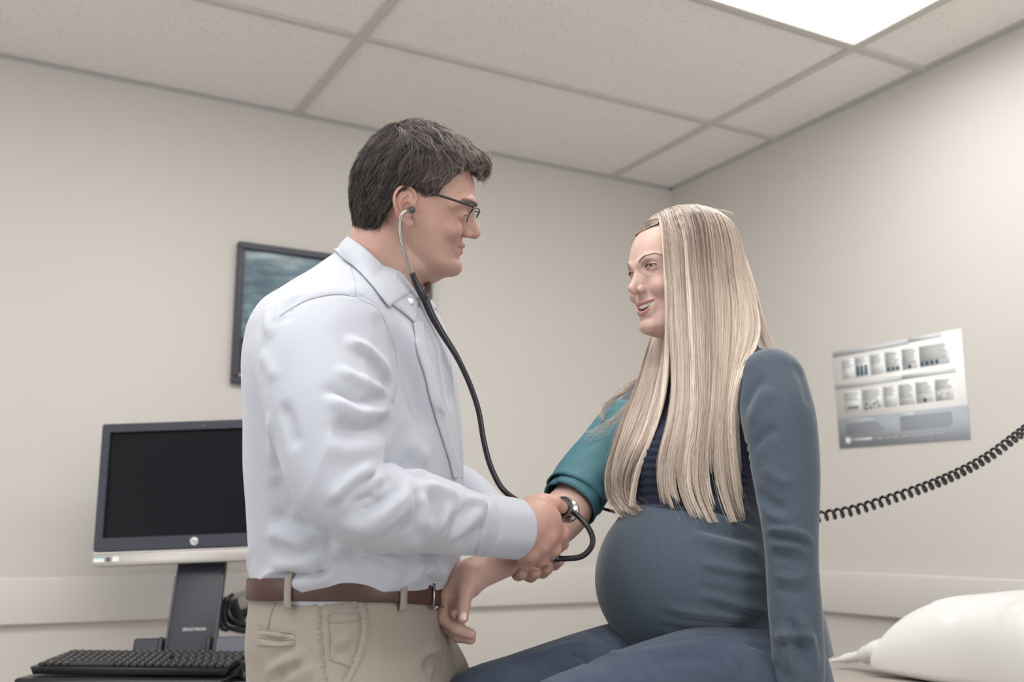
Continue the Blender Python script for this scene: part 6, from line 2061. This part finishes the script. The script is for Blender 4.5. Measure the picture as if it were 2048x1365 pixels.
pic = art.mix(lt_.outputs[0], sky, land)
m2 = art.n('ShaderNodeMath', operation='MULTIPLY_ADD'); art.l(rid, m2.inputs[0]); m2.inputs[1].default_value = .16; m2.inputs[2].default_value = -.045
l2 = art.n('ShaderNodeMath', operation='LESS_THAN'); art.l(sp.outputs['Z'], l2.inputs[0]); art.l(m2.outputs[0], l2.inputs[1])
art.col(art.mix(l2.outputs[0], pic, lin(196, 158, 140)))
m = MB(); m.box((0, -.008, 0), (W_ - 2 * fw_, .004, H_ - 2 * fw_)); m.build('print', art.m, pf)

# ---- poster on the right wall
C = [room_hit(px, py, 0, -.003) for px, py in ((1665, 705), (1922, 657), (1941, 878), (1679, 898))]
ys = [p.y for p in C]; zs_ = [p.z for p in C]
cols = [lin(236, 236, 234), lin(196, 199, 202), lin(212, 214, 214), lin(168, 174, 182), lin(158, 160, 162), lin(58, 98, 118), lin(226, 229, 230), lin(128, 132, 142)]
mats = [Mat('poster_ink', c_, .75, spec=.1).m for c_ in cols]
pv, pf4, pm = [], [], []


def quad(u0, v0, u1, v1, mi, lift=.0004):
    k = len(pv)
    for u, w in ((u0, v0), (u1, v0), (u1, v1), (u0, v1)):
        y = (ys[0] * (1 - u) + ys[1] * u) * (1 - w) + (ys[3] * (1 - u) + ys[2] * u) * w
        z = (zs_[0] * (1 - u) + zs_[1] * u) * (1 - w) + (zs_[3] * (1 - u) + zs_[2] * u) * w
        pv.append((-.002 - lift, y, z))
    pf4.append((k, k + 1, k + 2, k + 3)); pm.append(mi)


def disc(u, w, r, mi, lift=.0012, n=14):
    k = len(pv)
    asp = abs(ys[1] - ys[0]) / abs(zs_[3] - zs_[0])
    cs = []
    for i in range(n):
        cs.append((u + r * math.cos(i / n * 6.283), w + r * asp * math.sin(i / n * 6.283)))
    for i in range(0, n, 2):
        a_, b_, c_ = cs[i], cs[(i + 1) % n], cs[(i + 2) % n]
        kk = len(pv)
        for (uu, ww) in ((u, w), a_, b_, c_):
            y = (ys[0] * (1 - uu) + ys[1] * uu) * (1 - ww) + (ys[3] * (1 - uu) + ys[2] * uu) * ww
            z = (zs_[0] * (1 - uu) + zs_[1] * uu) * (1 - ww) + (zs_[3] * (1 - uu) + zs_[2] * uu) * ww
            pv.append((-.002 - lift, y, z))
        pf4.append((kk, kk + 1, kk + 2, kk + 3)); pm.append(mi)


quad(0, 0, 1, 1, 0, 0)
quad(0, 0, .62, .058, 1); quad(.62, 0, .86, .045, 2)
quad(0, .345, .55, .395, 1); quad(.55, .345, .94, .39, 2)
quad(0, .70, 1, 1, 3)
rt = np.random.default_rng(4)
for row, boxes in ((.10, ((.075, .17, 5), (.19, .285, 4), (.315, .41, 5), (.435, .54, 8), (.565, .67, 8), (.695, .90, 8))), (.435, ((.075, .205, 5), (.23, .375, 6), (.40, .495, 5), (.52, .63, 7), (.65, .765, 6), (.79, .905, 5)))):
    for (u0, u1, n_) in boxes:
        quad(u0 - .005, row - .005, u1 + .005, row + .20, 6, .0003)
        for k in range(n_):
            quad(u0, row + .008 + k * .0185, u1 - rt.uniform(0, .03), row + .008 + k * .0185 + .0095, 4, .0007)
for i in range(3):
    for j in range(3): disc(.205 + .034 * i, .205 + .033 * j, .0125, 5)
for i in range(3): disc(.452 + .036 * i, .27, .0125, 5)
disc(.615, .275, .0125, 5)
for i in range(4): disc(.708 + .036 * i, .268, .0125, 5)
for i in range(4): disc(.115 + .022 * i, .60, .011, 7)
for u, w in ((.255, .58), (.29, .62), (.32, .585), (.345, .57), (.36, .61), (.25, .63)): disc(u, w, .009, 7)
disc(.71, .61, .0125, 5)
for u, w in ((.81, .57), (.845, .60), (.88, .565)): disc(u, w, .014, 2)
for k in range(5): quad(.07, .765 + k * .021, .36 - (.03 if k == 0 else 0) + (.03 if k == 3 else 0), .775 + k * .021, 7, .0007)
quad(.07, .725, .30, .74, 1, .0007); quad(.51, .715, .62, .73, 6, .0007)
for k in range(7): quad(.51, .745 + k * .020, .89 - (.02 if k == 6 else 0), .754 + k * .020, 7, .0007)
disc(.08, .925, .022, 6); quad(.108, .912, .28, .938, 1, .0007)
for k in range(8): quad(.31 + k * .065, .925, .36 + k * .065, .932, 1, .0007)
pst = mesh_np('poster', np.array(pv), np.array(pf4))
po = link('poster', pst, mats, None, False)
pst.polygons.foreach_set('material_index', np.array(pm, dtype=np.int32))
md = po.modifiers.new('thick', 'SOLIDIFY'); md.thickness = .0006; md.offset = -1
tag(po, 'white and grey information poster with blue dots on the right-hand wall', 'poster')

# ---- monitor, its post, the tray, keyboard and mouse
mon_grey = Mat('monitor_bezel', lin(54, 56, 68), .45, spec=.3).m
mon_silver = Mat('monitor_silver', lin(178, 174, 170), .35, metal=.35).m
scr_m = Mat('screen_glass', lin(20, 19, 25), .35, spec=.08).m
post_m = Mat('post_charcoal', lin(44, 44, 54), .45, spec=.45).m
tray_m = Mat('tray_black', lin(24, 24, 28), .3, spec=.5).m


def stage_mat(origin, yaw=0, roll=0, tilt=0):
    return STAGE @ Matrix.Translation(origin) @ Matrix.Rotation(math.radians(yaw), 4, 'Z') @ Matrix.Rotation(math.radians(roll), 4, 'Y') @ Matrix.Rotation(math.radians(tilt), 4, 'X')


def text(s, size, M, mat, parent, shear=0, extrude=.0004):
    cu = bpy.data.curves.new('lettering', 'FONT'); cu.body = s; cu.size = size; cu.shear = shear; cu.extrude = extrude
    cu.align_x = 'CENTER'; cu.align_y = 'CENTER'
    o = bpy.data.objects.new('lettering', cu); COL.objects.link(o)
    me = bpy.data.meshes.new_from_object(o.evaluated_get(bpy.context.evaluated_depsgraph_get()))
    bpy.data.objects.remove(o); bpy.data.curves.remove(cu)
    o = bpy.data.objects.new('lettering', me); COL.objects.link(o); me.materials.clear(); me.materials.append(mat)
    o.parent = parent; o.matrix_local = M
    return o


mo = empty('computer_monitor', stage_mat(P(389, 1122, 2.60), 1.5, -2.2, -6.0), 'switched-off black monitor with silver bottom strip, beside the standing person', 'monitor')
MW, MH = .498, .352
m = MB(); m.box((0, .025, MH / 2 + .018), (MW - .004, .035, MH - .046), .008, seg=3); m.build('back_shell', mon_grey, mo, 'auto')
bm_ = bmesh.new()
ov, iv = [], []
z0_, z1_ = .030, MH + .002
def rrect(x0, z0, x1, z1, r, n=6):
    o = []
    for cx, cz, a0 in ((x1 - r, z1 - r, 0), (x0 + r, z1 - r, 90), (x0 + r, z0 + r, 180), (x1 - r, z0 + r, 270)):
        for k in range(n): o.append((cx + r * math.cos(math.radians(a0 + 90 * k / (n - 1))), cz + r * math.sin(math.radians(a0 + 90 * k / (n - 1)))))
    return o
O_, I_ = rrect(-MW / 2, z0_, MW / 2, z1_, .006), rrect(-MW / 2 + .0215, .063, MW / 2 - .0215, MH - .021, .001)
rings = []
for pts, y in ((O_, .012), (O_, -.008), ([(x * .9955, z - (.0012 if z > .2 else -.0008)) for x, z in O_], -.0105), ([(x * 1.004, z + (.001 if z > .2 else -.001)) for x, z in I_], -.0105), (I_, -.009), (I_, .004)):
    rings.append([bm_.verts.new((x, y, z)) for x, z in pts])
nn_ = len(O_)
for a_, b_ in zip(rings[:-1], rings[1:]):
    for k in range(nn_): bm_.faces.new((a_[k], a_[(k + 1) % nn_], b_[(k + 1) % nn_], b_[k]))
bmesh.ops.recalc_face_normals(bm_, faces=bm_.faces)
me = bpy.data.meshes.new('bezel'); bm_.to_mesh(me); bm_.free(); link('bezel', me, mon_grey, mo, False)
m = MB(); m.box((0, .004, .064 + (MH - .086) / 2), (MW - .042, .01, MH - .086)); m.build('screen', scr_m, mo)
m = MB(); m.poly([(-MW / 2, .030), (MW / 2, .030), (MW / 2, .006), (MW / 2 - .006, 0), (-MW / 2 + .006, 0), (-MW / 2, .006)], .03, Matrix.Translation((0, -.011, -.006)), .002); m.build('silver_strip', mon_silver, mo, 'auto')
m = MB(); m.box((0, -.0105, .026), (MW - .004, .004, .002), 0); m.build('silver_edge', Mat('strip_edge_silver', lin(205, 202, 198), .3, metal=.3).m, mo)  # thin lighter line along the top of the silver strip
lg = MB(); lg.cyl((0, -.0092, .047), (0, -.0112, .047), .0098, n=40); lgo = lg.build('emblem', Mat('emblem_silver', lin(205, 204, 200), .3, metal=.4).m, mo, 'auto')
em_d = Mat('emblem_ink', lin(74, 76, 84), .4).m
text('hp', .0165, Matrix.Translation((0, -.0114, .0465)) @ Matrix.Rotation(math.pi / 2, 4, 'X'), em_d, lgo, .35)
wl = Mat('label_white', lin(232, 234, 234), .4).m
for nm, x, w_, mt_ in (('label', -.232, .027, wl), ('label', -.191, .016, wl)):
    m = MB(); m.box((x, -.0118, .010), (w_, .0012, .0125), .0005); lb = m.build(nm, mt_, mo)
    if w_ > .02:
        m = MB(); m.box((x, -.0126, .0145), (w_, .0004, .003)); m.build('label_stripe', Mat('label_teal', lin(120, 176, 186), .4).m, lb)
m = MB(); m.cyl((-.2095, -.0108, .010), (-.2095, -.0122, .010), .006, n=24); m.build('round_badge', Mat('badge_dark', lin(84, 80, 80), .4).m, mo, 'auto')
m = MB(); m.cyl((.01, -.009, MH - .010), (.01, -.0106, MH - .010), .003, n=16); m.build('camera_dot', Mat('cam_dot', lin(90, 92, 104), .3).m, mo, 'auto')

pt = P(402, 1128, 2.625); pb = P(376, 1318, 2.545)
ps = empty('monitor_post', STAGE @ Matrix.Translation(pb), 'charcoal monitor post with white lettering rising behind the keyboard', 'monitor stand')
up = Vector(pt - pb); hgt_ = up.length; up.normalize()
xa = Vector((1, 0, -up.x / up.z)).normalized(); ya = up.cross(xa).normalized() * 1
Mp = Matrix(((xa.x, ya.x, up.x, 0), (xa.y, ya.y, up.y, 0), (xa.z, ya.z, up.z, 0), (0, 0, 0, 1)))
m = MB(); m.box((0, .014, hgt_ / 2 - .0), (.122, .022, hgt_ + .02), .006, Mp, 3); m.build('column', post_m, ps, 'auto')
for s in (-1, 1):
    m = MB(); m.box((s * .0585, .006, hgt_ / 2 - .02), (.006, .012, hgt_ - .02), .002, Mp); m.build('edge_rail', Mat('post_edge', lin(66, 66, 78), .4).m, ps)
    m = MB(); m.box((s * .018 - (.05 if s < 0 else -.03), -.006, .030), (.010, .018, .040), .003, Mp); m.build('cable_clip', tray_m, ps)
text('ERGOTRON', .0104, Mp @ Matrix.Translation((.004, .0022, .070)) @ Matrix.Rotation(math.pi / 2, 4, 'X'), Mat('letter_white', lin(214, 214, 214), .4).m, ps, .25)
m = MB(); m.box((-.10, .035, .030), (.085, .05, .05), .006, Mp); m.build('bracket', post_m, ps)
m = MB(); m.box((.105, .03, .028), (.112, .05, .05), .006, Mp); m.build('bracket', Mat('bracket_grey', lin(84, 86, 100), .4).m, ps)

ar = empty('extension_bracket', STAGE @ Matrix.Translation(P(470, 1225, 2.70)), 'silver and black swing bracket with looped cables beside the monitor post', 'bracket')
o0 = P(470, 1225, 2.70)
def rel(px, py, D): return P(px, py, D) - o0
A0, A1 = Vector(rel(462, 1208, 2.69)), Vector(rel(640, 1132, 2.86))
dr = (A1 - A0); L_ = dr.length; dr.normalize(); sx_ = dr; sy_ = Vector((-dr.y, dr.x, 0)).normalized(); sz_ = sx_.cross(sy_)
Ma = Matrix(((sx_.x, sy_.x, sz_.x, A0.x), (sx_.y, sy_.y, sz_.y, A0.y), (sx_.z, sy_.z, sz_.z, A0.z), (0, 0, 0, 1)))
m = MB(); m.box((L_ / 2, 0, -.004), (L_, .05, .042), .012, Ma, 4); m.build('arm_cover', mon_silver, ar, 'auto')
m = MB(); m.box((L_ / 2 + .01, 0, -.034), (L_, .044, .022), .006, Ma, 3); m.build('arm_spine', tray_m, ar, 'auto')
m = MB(); m.cyl(Ma @ Vector((.0, 0, -.05)), Ma @ Vector((.0, 0, .012)), .026, n=28); m.build('pivot', tray_m, ar, 'auto')
for pth, r in (([(446, 1262, 2.66), (437, 1240, 2.655), (443, 1215, 2.655), (458, 1196, 2.66), (466, 1190, 2.67)], .005), ([(456, 1196, 2.65), (446, 1218, 2.645), (452, 1248, 2.645), (470, 1258, 2.65), (500, 1262, 2.70), (560, 1255, 2.78), (640, 1235, 2.85)], .009),
               ([(450, 1205, 2.65), (442, 1230, 2.65), (440, 1250, 2.65), (452, 1262, 2.65), (462, 1250, 2.655), (456, 1236, 2.66), (450, 1225, 2.665)], .004), ([(462, 1200, 2.655), (456, 1222, 2.65), (468, 1244, 2.65), (500, 1250, 2.70), (560, 1242, 2.78), (640, 1225, 2.85)], .007)):
    tube('cable', spline([rel(*p) for p in pth], 50), r, tray_m, ar, 10)
m = MB(); wall_pt = RM @ Vector((room_hit(640, 1140, 1, -.03)))
wp = np.array(wall_pt) - o0
m.cyl(Vector(rel(640, 1132, 2.86)) + Vector((0, 0, .01)), Vector(wp), .02, n=16); m.build('wall_mount', tray_m, ar, 'auto')

kb0 = P(290, 1322, 2.42); kb0[2] = .820
tz = kb0[2] - .028
ty = empty('keyboard_tray', STAGE @ Matrix.Translation((kb0[0] + .035, kb0[1] + .0, tz)) @ Matrix.Rotation(math.radians(-3), 4, 'Z'), 'black keyboard tray under the keyboard and mouse', 'tray')
m = MB(); m.box((-.045, -.005, 0), (.46, .235, .018), .007, seg=3); m.build('shelf', tray_m, ty, 'auto')
m = MB(); m.box((.28, .03, -.006), (.24, .20, .012), .005, seg=3); m.build('mouse_shelf', tray_m, ty, 'auto')
m = MB(); m.box((-.03, .125, -.004), (.12, .05, .012), .004); m.build('mount_plate', post_m, ty)
m = MB(); m.box((-.05, -.118, -.010), (.18, .02, .02), .006); m.build('palm_rest', Mat('palm_grey', lin(60, 60, 66), .5).m, ty)
kb = empty('keyboard', STAGE @ Matrix.Translation((kb0[0], kb0[1], kb0[2] + .003)) @ Matrix.Rotation(math.radians(-4), 4, 'Z') @ Matrix.Rotation(math.radians(4.5), 4, 'X'), 'black full-size keyboard on the tray below the monitor', 'keyboard')
m = MB(); m.poly([(-.225, .004), (.225, .004), (.218, -.012), (-.218, -.012)], .165, Matrix.Translation((0, -.085, 0)), .002); m.build('case', tray_m, kb, 'auto')
key_m = Mat('key_plastic', lin(40, 40, 44), .45, spec=.5).m
m = MB()
rk = random.Random(2)
legend = MB()
for r in range(6):
    y = -.066 + r * .0262
    x = -.212
    while x < .210:
        w_ = .0175
        if r == 0 and -.15 < x < -.06: w_ = .105
        elif r in (1, 2, 3) and x < -.205: w_ = .024 + .004 * (3 - r)
        if .055 < x < .062 or .128 < x < .134: x += .008; continue
        m.box((x + w_ / 2, y, .0075), (w_ - .0025, .0215, .008), .0022, seg=2)
        if w_ < .03: legend.box((x + w_ / 2 - .002, y + .003, .0117), (.0035, .0045, .0003))
        x += w_
m.build('keys', key_m, kb)
legend.build('key_legends', Mat('legend_white', lin(170, 170, 170), .5).m, kb)
mu = Field()
mc = np.array([0, 0, .0])
mu.ell((0, 0, .008), (.031, .055, .026), k=.006)
mu.ell((0, .012, .014), (.029, .035, .024), k=.01)
v, q = mu.mesh(np.arange(-.045, .046, .003), np.arange(-.07, .071, .003), np.arange(-.03, .05, .003))
v[:, 2] = np.maximum(v[:, 2], 0)
mp0 = P(508, 1338, 2.40)
ms = empty('computer_mouse', STAGE @ Matrix.Translation((mp0[0], mp0[1], tz + .0005)) @ Matrix.Rotation(math.radians(-8), 4, 'Z'), 'black computer mouse on the tray right of the keyboard', 'mouse')
link('shell', mesh_np('shell', v, q), tray_m, ms)
m = MB(); m.cyl((-.004, -.028, .031), (.004, -.028, .031), .008, n=20); m.build('scroll_wheel', grey_rub, ms, True)
